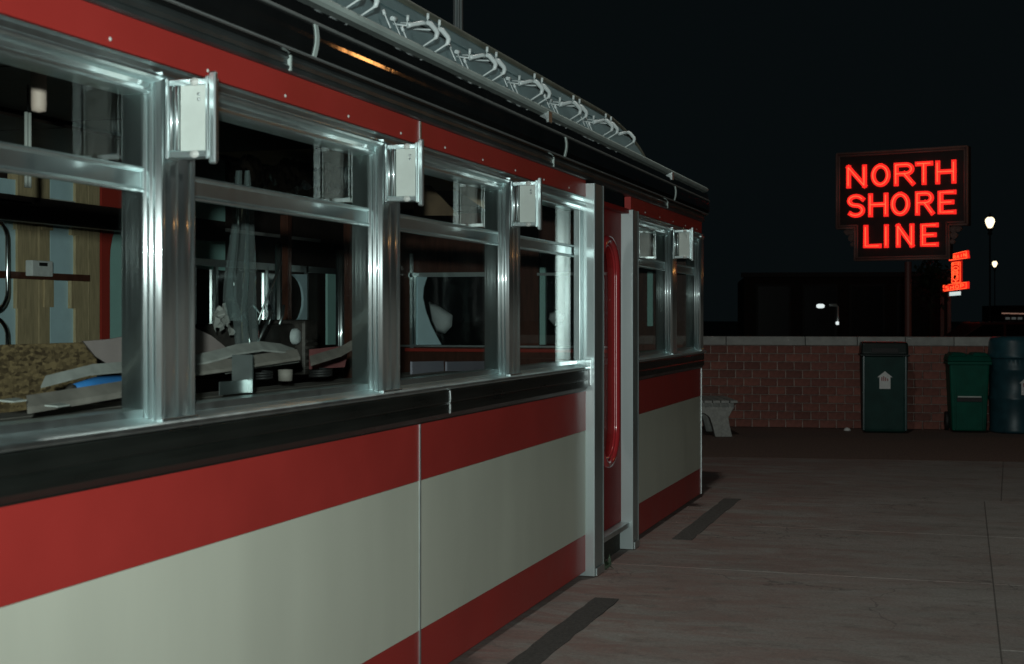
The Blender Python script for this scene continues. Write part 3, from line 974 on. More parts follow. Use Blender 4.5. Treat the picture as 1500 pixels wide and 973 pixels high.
for x0, x1, lb in ((604, 650, 'left of two lilac cards low in the third window'), (655, 716, 'right of two lilac cards low in the third window')):
    P = [at(x0, 530, Y=.75), at(x1, 529, Y=.75), at(x1, 556, Y=.75), at(x0, 556, Y=.75)]
    place(P, (.0, .012, 0), 'lilac_card', LILAC, lb, 'card', 'lilac cards low in the third window')

# ================================================================== lights on the posts (unlit blade fixtures)
def blade(a):
    r = empty('wall_light', (a + .045, 0, 2.035))
    y0, y1 = -.016, -.150
    def B(n, m, p, q, bv=.002): return MB().box(p, q).build(n, m, r, bevel=bv, segs=1)
    t = .028
    B('frosted_panel', FROST, (-t + .004, -.05, -.088), (t - .004, y1 + .014, .088), 0)
    B('top_channel', STEEL_S, (-t, y0, .088), (t, y1 + .012, .106))
    B('bottom_channel', STEEL_S, (-t, y0, -.106), (t, y1 + .012, -.088))
    for yy in (-.022, -.040):
        MB().tube([(-t + .002, yy, -.088), (-t + .002, yy, .088)], .008, 8).build('mounting_bar', STEEL_S, r)
    B('back_plate', STEEL, (-t - .004, -.006, -.11), (t + .004, -.0155, .11))
    B('inner_edge', STEEL_S, (-t - .003, y1 + .022, -.112), (t + .003, y1 + .014, .112))
    B('outer_edge', STEEL_S, (-t - .006, y1 - .010, -.126), (-t + .012, y1 + .010, .122), .004)
    for zz in (-.098, .097):
        s = MB().lathe([(0, .008), (.012, .004), (.014, 0)], n=12)
        s.v = [(-t - v[2], -.094 + v[0], zz + v[1] * .8) for v in s.v]
        s.build('screw_boss', PALEB, r)
    for zz in (.05, .064):
        s = MB().lathe([(0, .003), (.004, .002), (.005, 0)], n=8)
        s.v = [(-t + .004 - v[2], -.105 + v[0], zz + v[1]) for v in s.v]
        s.build('screw', ALU, r)
    return r


b0 = blade(3.38)
tag(b0, 'steel and frosted blade light on the nearest full window post', 'wall light', 'blade lights on the window posts')
for a, lb in ((4.915, 'steel and frosted blade light on the second window post from the left'), (6.467, 'steel and frosted blade light on the post between third window and door window'),
              (10.455, 'small looking blade light on the post beyond the red door')):
    c = copy_tree(b0)
    c.location = (a + .045, 0, 2.035)
    c['label'] = lb

# ================================================================== roof sign board with its tube brackets
rb = empty('roof_sign', (0, 0, 0), 'long grey roof board with rounded end and rows of bent white tube brackets', 'roof sign')
BX0, BX1 = -.9, 9.70
def bp(x, v, o=0.):
    """point on the sloping board: v 0..1 up, o towards the street"""
    return Vector((x, .03 + .10 * v - o * .9, 2.562 + .225 * v + o * .4))
poly = [bp(BX0, 0), bp(BX0, 1)] + [bp(BX1 - .85 + .85 * math.sin(k / 10 * math.pi / 2), .02 + .98 * math.cos(k / 10 * math.pi / 2)) for k in range(11)] + [bp(BX1, 0)]
MB().prism(poly, (0, .03, .0)).build('board', BOARDM, rb)
edge = [bp(BX0, 1.0, -.005)] + [bp(BX1 - .85 + .88 * math.sin(k / 10 * math.pi / 2), 1.0 * math.cos(k / 10 * math.pi / 2), -.005) for k in range(11)]
MB().tube([e + Vector((0, .02, .012)) for e in edge], .030, 8).build('edge_moulding', OLIVE, rb)
MB().tube([e + Vector((0, -.012, -.035)) for e in edge], .005, 6).build('edge_bead', IRON, rb)
for v in (.70,):
    MB().box(bp(BX0, v, .004), bp(BX1 - .25, v + .012, -.002)).build('board_seam', BOARDM, rb)


def hook(x, m='tube_hook'):
    pts = [(-.03, 2.567), (-.062, 2.584), (-.092, 2.600), (-.103, 2.607), (-.109, 2.628), (-.104, 2.640), (-.070, 2.676), (-.055, 2.683), (-.040, 2.683)]
    return MB().tube([Vector((x - .07 + .002 * i, -.03 + (y + .03) * .74, 2.567 + (z - 2.567) * .82)) for i, (y, z) in enumerate(pts)], .01, 8, rs=[.0036, .0036, .004, .009, .0105, .0105, .0105, .0105, .009]).build(m, TUBEW, rb)


PX = [1.66, 2.39, 3.125, 3.86, 4.595, 5.33, 6.065, 6.80, 7.535, 8.27]
for i, x in enumerate(PX):
    hook(x); hook(x + .13)
    MB().tube([(x - .053, -.040, 2.662), (x - .08, -.030, 2.659), (x - .115, .0, 2.646), (x - .128, .012, 2.642)], .013, 8, rs=[.009, .009, .009, .012]).build('tube_arm', TUBEW, rb)
    for dx, y_, z_ in ((-.055, -.042, 2.660), (.075, -.042, 2.660), (-.135, .012, 2.640)):
        k = MB()
        k.tube([(x + dx, .07, z_ + .01), (x + dx, y_, z_), (x + dx, y_ - .004, z_ + .022)], .004, 6)
        k.tube([(x + dx, y_ - .004, z_ + .018), (x + dx, y_ - .005, z_ + .040)], .0065, 6)
        k.build('standoff', TUBEW, rb)
    for dx, v in ((-.26, .26), (-.11, .10)):
        k = MB()
        k.tube([bp(x + dx, v - .10, .02), bp(x + dx, v + .18, .02)], .0035, 6)
        k.tube([bp(x + dx, v + .14, .02), bp(x + dx, v + .22, .02)], .007, 6)
        k.build('glass_support', TUBEW, rb)
    k = MB()
    k.tube([bp(x - .19, .40, .02), bp(x - .16, .40, .025)], .009, 7)
    k.tube([bp(x - .175, .40, .02), bp(x - .175, .05, .02)], .0025, 6)
    k.build('wire_terminal', TUBEW, rb)
hook(8.86)
MB().tube([(8.81, -.040, 2.662), (8.78, -.03, 2.659), (8.745, .0, 2.646)], .009, 8).build('tube_arm', TUBEW, rb)
for x in (10.22, 7.0):
    MB().box((x - .03, -.055, 2.49), (x + .03, -.03, 2.545)).build('gutter_clip', ALU, diner)
# ribbed roof pole; its arm, shade and bulb are added to light the ground
p = at(671, 45, Y=1.0)
sp = empty('roof_pole', (p.x, 1.0, 0), 'tall ribbed steel pole rising from the dining car roof, with an added lamp above view', 'lamp post')
for k in range(7):
    a = 2 * math.pi * k / 7
    MB().tube([(.022 * math.cos(a), .022 * math.sin(a), 2.7), (.022 * math.cos(a), .022 * math.sin(a), 8.0)], .012, 8).build('rib_tube', STEEL_S, sp)
MB().lathe([(.08, 2.75), (.06, 2.95), (.036, 3.0)], n=16).build('flashing', ALU, sp)
MB().tube([(0, 0, 7.9), (0, -.9, 8.1), (0, -1.3, 8.05)], .03, 8).build('arm', STEEL_S, sp)
MB().lathe([(0, 8.05), (.14, 8.02), (.26, 7.88), (.26, 7.86)], (0, -1.35, 0), 16).build('shade', IRON, sp)
light('fill_bulb', 'POINT', (0, -1.35, 7.8), 330, (1, .97, .90), .12, sp)  # added fill for the paving, out of view overhead

# weeds at the door step
random.seed(11)
for n_, (wx, wy) in enumerate(((8.22, -.02),)):
    mb = MB()
    for k in range(26):
        a, l_ = random.uniform(0, 6.28), random.uniform(.03, .085)
        b0_ = Vector((wx + random.gauss(0, .06), wy + random.gauss(-.02, .025), 0))
        d = Vector((math.cos(a), math.sin(a), random.uniform(.5, 1.6))).normalized() * l_
        s = d.cross(Vector((0, 0, 1))).normalized() * .010
        mb.add([b0_, b0_ + d * .5 + s, b0_ + d, b0_ + d * .5 - s], [(0, 1, 2, 3)])
    tag(mb.build('weed_tuft', MOSS, fix=False), 'small dark green weed growing at the step of the red door', 'weed')

# ================================================================== BRICK WALL
wall = empty('brick_wall', (0, 0, 0), 'low red brick wall with pale stone coping behind the car park', 'wall')


def wbox(u0, u1, o0, o1, z0, z1):
    """8 corners in wall coordinates (u along, o towards the camera)"""
    vs = []
    for zz in (z0, z1):
        for u, o in ((u0, o0), (u1, o0), (u1, o1), (u0, o1)):
            p = W0 + WU * u + WN * o
            vs.append((p.x, p.y, zz))
    return MB().add(vs, [(0, 3, 2, 1), (4, 5, 6, 7), (0, 1, 5, 4), (1, 2, 6, 5), (2, 3, 7, 6), (3, 0, 4, 7)])


LW, ROWS, CH, BL = 6.5, 10, .1105, .222
wbox(0, LW, -.004, -.30, 0, 1.103).build('mortar_core', MORTAR, wall)
proto = None
ang = math.atan2(WU.y, WU.x)
random.seed(3)
BRM = [mat('brick_' + nm, c, .85, var=.22, vscale=18, bump=.5, bscale=50) for nm, c in (('plain', (.205, .078, .060)), ('dark', (.175, .068, .054)), ('warm', (.225, .085, .064)))]
protos = []
for m_ in BRM:
    mb = MB().box((0, -.06, 0), (BL - .012, .0, CH - .012))
    o = mb.build('brick', m_, wall, bevel=.003, segs=1)
    protos.append(o)
used = set()
for r_ in range(ROWS):
    u = -(BL / 2 if r_ % 2 else 0) + .0
    while u < LW - .05:
        u0 = max(u, 0)
        k = random.choice((0, 0, 1, 2))
        if k in used:
            o = protos[k].copy(); col.objects.link(o)
        else:
            o = protos[k]; used.add(k)
        p = W0 + WU * (u0 + .006) + WN * (random.uniform(0, .004))
        o.location = (p.x, p.y, .006 + r_ * CH)
        o.rotation_euler = (0, 0, ang)
        u1 = min(u + BL, LW)
        o.scale = ((u1 - u0) / BL, 1, 1)
        u += BL
# dashed joint on the front is the core seen between bricks; stone coping on top
u = -.05
for ln in (.62, .64, 1.05, .68, .62, .62, .8, .8, .8):
    wbox(u, u + ln - .008, .035, -.34, 1.107, 1.222).build('coping_stone', COPING, wall, bevel=.006)
    u += ln
    if u > LW - .3: break
# pale runs on the bricks
# ================================================================== BINS
def arrow_sticker(parent, c, u, n, w_, h_, text=True):
    """white arrow-up sticker, c centre, u right, n outward"""
    u, n, zv = Vector(u), Vector(n), Vector((0, 0, 1))
    def P(a, b): return c + u * a * w_ + zv * b * h_
    poly = [P(-.36, -.5), P(.36, -.5), P(.36, .16), P(.5, .16), P(0, .5), P(-.5, .16), P(-.36, .16)]
    s = MB().prism(poly, n * .002).build('arrow_sticker', LABELM, parent)
    if text:
        mb = MB()
        for k, (x, hh) in enumerate(((-.20, .22), (-.08, .26), (.04, .20), (.18, .14))):
            mb.prism([P(x - .035, -.05) + n * .0022, P(x + .035, -.05) + n * .0022, P(x + .035, -.05 + hh) + n * .0022, P(x - .035, -.05 + hh) + n * .0022], n * .0008)
        mb.build('red_print', LABELR, s)
    return s


def wp(px, dep, z=0.):
    p = at(px, 463, dep=dep); p.z = z
    return p


# facing directions for things at the wall
BU, BN = WU, WN
def tbox(name, m, parent, c, w0, w1, d0, d1, z0, z1, bevel=.0, segs=3, dx=0, dn=0):
    """tapered box: widths/depths at bottom and top"""
    vs = []
    for zz, ww, dd in ((z0, w0, d0), (z1, w1, d1)):
        for a, b in ((-.5, -.5), (.5, -.5), (.5, .5), (-.5, .5)):
            p = c + BU * (a * ww + dx) + BN * (b * dd + dn)
            vs.append((p.x, p.y, zz))
    return MB().add(vs, [(0, 3, 2, 1), (4, 5, 6, 7), (0, 1, 5, 4), (1, 2, 6, 5), (2, 3, 7, 6), (3, 0, 4, 7)]).build(name, m, parent, bevel=bevel, segs=segs)


c = wp(1294, 18.45)
bn = empty('recycling_bin', (0, 0, 0), 'tall black green litter bin with hood and white arrow sticker', 'bin', 'bins along the brick wall')
tbox('body', GBIN, bn, c, .54, .58, .5, .52, .005, 1.0, .05)
tbox('hood', GBIND, bn, c, .595, .575, .55, .50, 1.003, 1.165, .035)
tbox('hood_lip', GBIND, bn, c, .61, .61, .565, .565, .985, 1.01, .008)
for s_ in (-1, 1):
    tbox('corner_rib', GRIB, bn, c, .03, .03, .03, .03, .03, .99, .008, dx=s_ * .262, dn=.245)
tbox('lid_slot', RUBBER, bn, c, .34, .34, .02, .02, 1.03, 1.09, .005, dn=.275)
arrow_sticker(bn, c + BN * .262 + Vector((0, 0, .68)), BU, BN, .19, .225)

c = wp(1416, 18.5)
ct = empty('wheeled_cart', (0, 0, 0), 'green wheeled rubbish cart between the two dark bins', 'bin', 'bins along the brick wall')
tbox('body', GCART, ct, c, .42, .50, .48, .58, .02, .90, .03)
tbox('rim', GCART, ct, c, .545, .545, .62, .62, .875, .915, .012)
lid = tbox('lid', GCART, ct, c, .565, .50, .64, .50, .917, 1.005, .03)
for s_ in (-1, 1):
    tbox('lid_ridge', GCART, lid, c, .22, .15, .58, .5, .985, 1.028, .02, dx=s_ * .135)
tbox('lift_bar', PALEB, ct, c, .29, .29, .02, .02, .455, .472, .003, dn=.275)
tbox('lift_recess', RUBBER, ct, c, .31, .31, .012, .012, .40, .45, .003, dn=.272)
for s_ in (-1, 1):
    tbox('side_rib', GCART, ct, c, .018, .022, .03, .03, .05, .86, .004, dx=s_ * .17, dn=.262)
p = c + BN * -.30
MB().tube([p + BU * -.22 + Vector((0, 0, .93)), p + BU * -.22 + BN * -.05 + Vector((0, 0, .96)), p + BU * .22 + BN * -.05 + Vector((0, 0, .96)), p + BU * .22 + Vector((0, 0, .93))], .014, 8).build('handle', GCART, ct)
for s_ in (-1, 1):
    q = c + BU * s_ * .235 + BN * -.16 + Vector((0, 0, .125))
    mb = MB().lathe([(0, -.03), (.07, -.03), (.12, -.026), (.125, 0), (.12, .026), (.07, .03), (0, .03)], n=20)
    mb.v = [tuple(q + BU * v[2] + BN * v[0] + Vector((0, 0, v[1]))) for v in mb.v]
    wh = mb.build('wheel', RUBBER, ct)
    mb = MB().lathe([(0, .034), (.05, .033), (.055, .02)], n=14)
    mb.v = [tuple(q + BU * v[2] * s_ + BN * v[0] + Vector((0, 0, v[1]))) for v in mb.v]
    mb.build('hub', IRON, wh)

c = wp(1486, 18.35)
ba = empty('barrel_bin', (0, 0, 0), 'round blue black barrel bin with arrow sticker at right edge', 'bin', 'bins along the brick wall')
MB().lathe([(0, .004), (.30, .004), (.315, .03), (.305, .06), (.31, .40), (.325, .43), (.325, .46), (.31, .49), (.312, .78), (.325, .80), (.325, .83), (.315, .86), (.318, .97), (.0, .97)], c, 40).build('body', BBIN, ba)
MB().lathe([(.335, .965), (.34, .985), (.338, 1.0), (.325, 1.04), (.318, 1.16), (.30, 1.215), (.26, 1.235), (.0, 1.24)], c, 40).build('lid', BBIN, ba)
fd = (CAM - c); fd.z = 0; fd.normalize()
side = Vector((fd.y, -fd.x, 0)) * -1
if side.dot(BU) < 0: side = -side
# raised lettering strokes on the barrel
mb = MB()
for k in range(5):
    a = (k - 2) * .16 + .05
    n_ = (fd * math.cos(a) + side * math.sin(a))
    q = c + n_ * .317
    t_ = Vector((-n_.y, n_.x, 0))
    mb.prism([q + t_ * .008 + Vector((0, 0, .87)), q - t_ * .008 + Vector((0, 0, .87)), q - t_ * .012 + Vector((0, 0, .94)), q + t_ * .004 + Vector((0, 0, .94))], n_ * .005)
mb.build('raised_mark', BBIN, ba)
a = .47
n_ = (fd * math.cos(a) + side * math.sin(a))
arrow_sticker(ba, c + n_ * .314 + Vector((0, 0, .61)), Vector((-n_.y, n_.x, 0)) if Vector((-n_.y, n_.x, 0)).dot(side) > 0 else Vector((n_.y, -n_.x, 0)), n_, .19, .225)

# small litter at the wall foot
lw = at(1241, 627, dep=18.6)
tag(MB().lathe([(0, .0), (.05, .0), (.04, .025), (.015, .04), (0, .04)], (lw.x, lw.y, 0), 7).build('crumpled_paper', LABELM), 'scrap of crumpled paper lying at the foot of the brick wall', 'litter')
# stone bench end beyond the car
bench = empty('stone_bench', (0, 0, 0), 'grey stone bench with slatted seat beside the far end of the car', 'bench')
bpts = [(1018, 590), (1075, 590.5), (1076.5, 596), (1071, 604), (1067, 612), (1069, 624), (1072.8, 640), (1048, 640), (1044, 624), (1040, 612), (1033, 606), (1018, 604)]
for dep_ in (17.62, 18.45):
    P = []
    for x, y in bpts:
        q = at(x, y, dep=17.62)
        P.append(q + Vector((CT, ST, 0)) * (dep_ - 17.62))
    zmin = min(q.z for q in P)
    P = [q - Vector((0, 0, zmin - .002)) for q in P]
    MB().prism(P, Vector((CT, ST, 0)) * .14).build('leg', STONE, bench, bevel=.008)
for x0, x1 in ((1020, 1030), (1032, 1043), (1044.5, 1055), (1056.5, 1068), (1070, 1080.5)):
    a_, b_ = at(x0, 590, dep=17.55), at(x1, 590, dep=17.55)
    zz = .425
    MB().prism([(a_.x, a_.y, zz), (b_.x, b_.y, zz), (b_.x, b_.y, zz + .03), (a_.x, a_.y, zz + .03)], Vector((CT, ST, 0)) * 1.15).build('slat', COPING, bench, bevel=.004)

# ================================================================== NORTH SHORE LINE sign
SA, SB = Vector((27.83, .256, 0)), Vector((27.27, -2.146, 0))
SU = (SB - SA).normalized(); SWID = (SB - SA).length
SN = Vector((SU.y, -SU.x, 0))
if SN.x > 0: SN = -SN
SZ0, SZH = 2.545, 2.065
sg = empty('neon_sign', (0, 0, 0), 'lit red neon sign on a post reading NORTH SHORE LINE', 'neon sign')


def sp_(px, py, o=0.):
    return SA + SU * ((px - 1225) / 193 * SWID) + Vector((0, 0, SZ0 + (381 - py) / 161.5 * SZH)) + SN * o


def spoly(name, m, pts, o0, o1, parent=None, bevel=0):
    return MB().prism([sp_(x, y, o0) for x, y in pts], SN * (o1 - o0)).build(name, m, parent or sg, bevel=bevel)


OUT = [(1225, 219.5), (1418, 219.5), (1418, 333), (1392.5, 333), (1392.5, 381), (1252.5, 381), (1252.5, 333), (1225, 333)]
spoly('sign_box', SIGNBK, OUT, -.22, 0)


def off(pts, d):
    n = len(pts); out = []
    for i in range(n):
        p0, p1, p2 = Vector(pts[i - 1]), Vector(pts[i]), Vector(pts[(i + 1) % n])
        e1, e2 = (p1 - p0).normalized(), (p2 - p1).normalized()
        n1, n2 = Vector((-e1.y, e1.x)), Vector((-e2.y, e2.x))
        out.append(tuple(p1 + (n1 + n2) * d))
    return out


for d, m_, r_, o_ in ((1.0, SIGNTR, .022, .02), (4.6, SIGNTR, .018, .015), (2.8, POSTM, .012, .012)):
    q = off(OUT, d)
    pts = []
    for i in range(len(q)):
        a_, b_ = Vector(q[i]), Vector(q[(i + 1) % len(q)])
        pts += [tuple(a_.lerp(b_, .004)), tuple(a_.lerp(b_, .5)), tuple(a_.lerp(b_, .996))]
    MB().tube([sp_(x, y, o_) for x, y in pts], r_, 6, closed=True).build('border_tube' if m_ is POSTM else 'border_trim', m_, sg)
spoly('border_band', POSTM, OUT, 0, .004)
q = off(OUT, 5.2)
spoly('sign_panel', SIGNBK, q, .0045, .009)
# scroll brackets under the shoulders
for sx_, x0 in ((-1, 1252), (1, 1393)):
    mb = MB()
    for dx, y, r_ in ((4, 338, 5), (10, 338, 4.5), (4.5, 347, 5), (2.5, 356, 3.5), (13.5, 337, 2.5)):
        cx = x0 + sx_ * dx
        mb.prism([sp_(cx + r_ * math.cos(a), y + r_ * math.sin(a), -.08) for a in [2 * math.pi * k / 14 for k in range(14)]], SN * .07)
        mb.tube([sp_(cx + r_ * .6 * math.cos(a), y + r_ * .6 * math.sin(a), 0) for a in [2 * math.pi * k / 14 for k in range(14)]], .012, 6, closed=True)
    mb.build('scroll_bracket', SIGNTR, sg)
pp = sp_(1330, 381, -.11)
MB().lathe([(.065, 0), (.065, SZ0 - .03)], (pp.x, pp.y, 0), 14).build('post', POSTM, sg)
MB().lathe([(.16, 0), (.16, .04), (.07, .06)], (pp.x, pp.y, 0), 14).build('post_base', POSTM, sg)

ARC = lambda cx, cy, rx, ry, a0, a1, n=10: [(cx + rx * math.cos(R(a0 + (a1 - a0) * k / n)), cy + ry * math.sin(R(a0 + (a1 - a0) * k / n))) for k in range(n + 1)]
GLY = {
    'N': [[(0, 0), (0, 1)], [(0, 1), (1, 0)], [(1, 0), (1, 1)]],
    'O': [ARC(.5, .5, .5, .5, 90, 450, 20)],
    'R': [[(0, 0), (0, 1)], [(0, 1), (.55, 1)] + ARC(.6, .76, .36, .24, 90, -90, 8) + [(0, .52)], [(.5, .52), (1, 0)]],
    'T': [[(0, 1), (1, 1)], [(.5, 1), (.5, 0)]],
    'H': [[(0, 0), (0, 1)], [(1, 0), (1, 1)], [(0, .52), (1, .52)]],
    'S': [[(.95, .85)] + ARC(.5, .76, .45, .24, 40, 270, 10) + ARC(.5, .26, .47, .26, 90, -140, 12)],
    'E': [[(1, 1), (0, 1), (0, 0), (1, 0)], [(0, .5), (.85, .5)]],
    'L': [[(0, 1), (0, 0), (1, 0)]],
    'I': [[(.5, 0), (.5, 1)]],
    'B': [[(0, 0), (0, 1)], [(0, 1), (.5, 1)] + ARC(.55, .76, .38, .24, 90, -90, 6) + [(0, .52)], [(.5, .52)] + ARC(.55, .26, .42, .26, 90, -90, 6) + [(0, 0)]],
    'Y': [[(0, 1), (.5, .5)], [(1, 1), (.5, .5)], [(.5, .5), (.5, 0)]],
    'A': [[(0, 0), (.5, 1), (1, 0)], [(.2, .36), (.8, .36)]],
    'P': [[(0, 0), (0, 1)], [(0, 1), (.55, 1)] + ARC(.6, .74, .38, .26, 90, -90, 8) + [(0, .48)]],
}


def ribbon(mb, P, wdt, n, th, up):
    """flat bar of width wdt along points P lying in the plane of normal n"""
    P = [p for i, p in enumerate(P) if i == 0 or (p - P[i - 1]).length > 1e-4]
    m = len(P)
    L = []
    for i in range(m):
        t = (P[min(i + 1, m - 1)] - P[max(i - 1, 0)]).normalized()
        if i == 0: ext = -t * wdt * .5
        elif i == m - 1: ext = t * wdt * .5
        else: ext = Vector()
        s = n.cross(t).normalized() * wdt * .5
        if 0 < i < m - 1:
            t1, t2 = (P[i] - P[i - 1]).normalized(), (P[i + 1] - P[i]).normalized()
            s = s / max(.5, math.cos(t1.angle(t2) / 2))
        L.append((P[i] + s + ext, P[i] - s + ext))
    vs = [q for a, b in L for q in (a, b)] + [q + n * th for a, b in L for q in (a, b)]
    fs = []
    o = 2 * m
    for i in range(m - 1):
        a, b, c_, d = 2 * i, 2 * i + 1, 2 * i + 3, 2 * i + 2
        fs += [(a, b, c_, d), (o + a, o + d, o + c_, o + b), (a, d, o + d, o + a), (b, o + b, o + c_, c_)]
    fs += [(0, o, o + 1, 1), (2 * m - 2, 2 * m - 1, o + 2 * m - 1, o + 2 * m - 2)]
    mb.add(vs, fs)


def letter(ch, x0, x1, y0, y1):
    """letter tray with its neon tube; box is the outer size of the tray"""
    hw = 3.5
    mb, tb_ = MB(), MB()
    for k, st in enumerate(GLY[ch]):
        o = .010 + .0015 * k
        P = [sp_(x0 + hw + (x1 - x0 - 2 * hw) * gx, y1 - hw - (y1 - y0 - 2 * hw) * gy, o) for gx, gy in st]
        ribbon(mb, P, 6.6 / 193 * SWID, SN, .035, None)
        tb_.tube([p + SN * .055 for p in P], .0085, 6)
    l_ = mb.build('letter', LETTER, sg)
    tb_.build('tube', NEON, l_)
    return l_


for row, (y0, y1) in (('N1241-1272 O1278-1307 R1312-1343 T1343-1369 H1372-1402', (238.5, 273)), ('S1241-1270 H1274-1304 O1307-1336 R1343-1371 E1376-1402', (281.5, 317)),
                      ('L1267-1294 I1296-1306 N1315-1342 E1351-1377', (328, 363))):
    for g in row.split():
        a_, b_ = g[1:].split('-')
        letter(g[0], float(a_), float(b_), y0, y1)

# ================================================================== shop with its hanging neon sign, far across the street
hc = at(1402, 463, dep=47)
hb = empty('shop_building', (0, 0, 0), 'low dark shop building standing behind the neon sign', 'building')
B0 = at(1090, 463, dep=49.5); B1 = at(1392, 463, dep=48.6)
bu = Vector((B1.x - B0.x, B1.y - B0.y, 0)).normalized(); bw = (Vector((B1.x - B0.x, B1.y - B0.y, 0))).length
bnn = Vector((bu.y, -bu.x, 0))
if bnn.x > 0: bnn = -bnn
def bbox(name, m, u0, u1, o0, o1, z0, z1, parent=None):
    vs = []
    for zz in (z0, z1):
        for u, o in ((u0, o0), (u1, o0), (u1, o1), (u0, o1)):
            p = Vector((B0.x, B0.y, 0)) + bu * u + bnn * o
            vs.append((p.x, p.y, zz))
    return MB().add(vs, [(0, 3, 2, 1), (4, 5, 6, 7), (0, 1, 5, 4), (1, 2, 6, 5), (2, 3, 7, 6), (3, 0, 4, 7)]).build(name, m, parent or hb)
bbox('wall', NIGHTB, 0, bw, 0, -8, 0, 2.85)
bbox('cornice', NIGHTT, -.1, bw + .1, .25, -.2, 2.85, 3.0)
for k in range(4):
    u0 = .5 + k * (bw - .6) / 4
    f_ = bbox('shop_window', NIGHTT, u0 - .1, u0 + 1.1, .04, -.05, .6, 2.6)
    bbox('pane', CARGL, u0 - .02, u0 + 1.02, .05, .0, .68, 2.52, f_)
for u0 in (bw - .35, bw - .12):
    bbox('pilaster', SIGNTR, u0, u0 + .12, .14, 0, 0, 2.84)
bbox('awning', NIGHTT, bw - 1.6, bw + .02, .5, 0, 2.62, 2.72)
# hobby sign
hs = empty('hanging_neon_sign', (0, 0, 0), 'small lit red neon HOBBY shop sign hanging beyond the big sign', 'neon sign')
HC = at(1402, 463, dep=46.4)
ha = TH + R(-90) + R(-38)          # its plane is turned away from the view
HU = Vector((math.cos(ha), math.sin(ha), 0))
HU = Vector((-.62, -.785, 0)).normalized()
HN = Vector((HU.y, -HU.x, 0))
if HN.dot(CAM - HC) < 0: HN = -HN
KX = 46.4 / F_PX / abs(HU.dot(Vector((ST, -CT, 0))))
KZ = 46.4 / F_PX
def hp_(px, py, o=0.): return Vector((HC.x, HC.y, 1.5)) + HU * ((px - 1402) * KX) + Vector((0, 0, (463 - py) * KZ)) + HN * o
def hplate(pts, name='plate'):
    o = MB().prism([hp_(x, y, -.04) for x, y in pts], HN * .06).build(name, TRAY3 if name == 'column_plate' else TRAY2, hs)
    n = len(pts); c0 = Vector((sum(p[0] for p in pts) / n, sum(p[1] for p in pts) / n))
    q = [tuple(c0 + (Vector(p) - c0) * .88) for p in pts]
    ring_ = []
    for i in range(n):
        a_, b_ = Vector(q[i]), Vector(q[(i + 1) % n])
        ring_ += [tuple(a_.lerp(b_, .02)), tuple(a_.lerp(b_, .5)), tuple(a_.lerp(b_, .98))]
    MB().tube([hp_(x, y, .05) for x, y in ring_], .011, 6, closed=True).build('border_tube', NEON2, o)
    return o
def hletters(txt, x0, y0, dx, dy, w_, h_, parent):
    mb = MB()
    for i, ch in enumerate(txt):
        for st in GLY[ch]:
            mb.tube([hp_(x0 + i * dx + gx * w_, y0 + i * dy - gy * h_, .06) for gx, gy in st], .014, 6)
    mb.build('tube_lettering', NEON2, parent)
pt = hplate([(1393.5, 373), (1413, 367.5), (1414, 379), (1394, 382)])
hletters('TRAIN', 1396, 380, 3.4, -.9, 2.2, 4.5, pt)
pv = hplate([(1397, 383), (1406.5, 382), (1406.5, 415.5), (1397, 416.5)], 'column_plate')
hletters('HOBBY', 1399, 389.5, 0, 6.0, 5.4, 4.6, pv)
pb2 = hplate([(1387.5, 417.5), (1413.5, 413), (1413.5, 423), (1388, 427)])
hletters('SHOP', 1391.5, 424.5, 5, -.9, 3.0, 5.2, pb2)
MB().prism([hp_(1394.5, 428, -.03), hp_(1405, 427, -.03), hp_(1405, 432.5, -.03), hp_(1394.5, 433.5, -.03)], HN * .05).build('white_plate', LITW, hs)
MB().tube([hp_(1394, 395, -.05), hp_(1380, 396, -.05)], .03, 6).build('sign_arm', IRON, hs)
# small tree by the shop, caught by the red light
tr = empty('street_tree', (0, 0, 0), 'thin dark tree between the big neon sign and the shop front', 'tree')
tp = at(1364, 463, dep=44.5)
MB().tube([(tp.x, tp.y, 0), (tp.x + .03, tp.y, 1.6), (tp.x, tp.y - .1, 3.0)], .07, 8, rs=[.09, .07, .035]).build('trunk', BARK, tr)
random.seed(5)
mb = MB()
for k in range(420):
    b_ = Vector((tp.x, tp.y, 2.65)) + Vector((random.gauss(0, .25), random.gauss(0, .22), random.gauss(0, .38)))
    d = Vector((random.uniform(-1, 1), random.uniform(-1, 1), random.uniform(-1, 1))).normalized() * .11
    s = d.cross(Vector((.3, .2, 1))).normalized() * .05
    mb.add([b_ - d, b_ + s, b_ + d, b_ - s], [(0, 1, 2, 3)])
mb.build('crown', LEAFD, tr, fix=False)

# ================================================================== street lamps
def lamp_post(p, label, sc, gm, group):
    r = empty('street_lamp', (p.x, p.y, 0), label, 'street lamp', group)
    h = p.z
    def S(a): return [(r_ * sc, h + dz * sc) for r_, dz in a]
    MB().lathe([(.12, 0), (.12, .25), (.04, .4)] + S([(.028, -.5), (.10, -.42), (.05, -.36), (.12, -.26), (.12, -.22)]), n=12).build('pole', IRON, r)
    MB().lathe(S([(.06, -.22), (.12, -.12), (.175, .02), (.165, .12), (.09, .2), (0, .21)]), n=16).build('globe', gm, r)
    MB().lathe(S([(.10, .195), (.05, .25), (.02, .36), (0, .37)]), n=12).build('finial', IRON, r)
    return r
lamp_post(at(1450, 326, dep=62), 'street lamp with glowing acorn globe, right of the big neon sign', 1.15, GLOBE, 'lit street lamps along the street')
lamp_post(at(1457, 387, dep=100), 'more distant street lamp glowing below the brighter one', 1.0, GLOBE, 'lit street lamps along the street')
lamp_post(Vector((25, -9.0, 6.2)), 'orange sodium street lamp across the road right of the bins', 1.6, SODIUM, 'orange street lamps along the road')
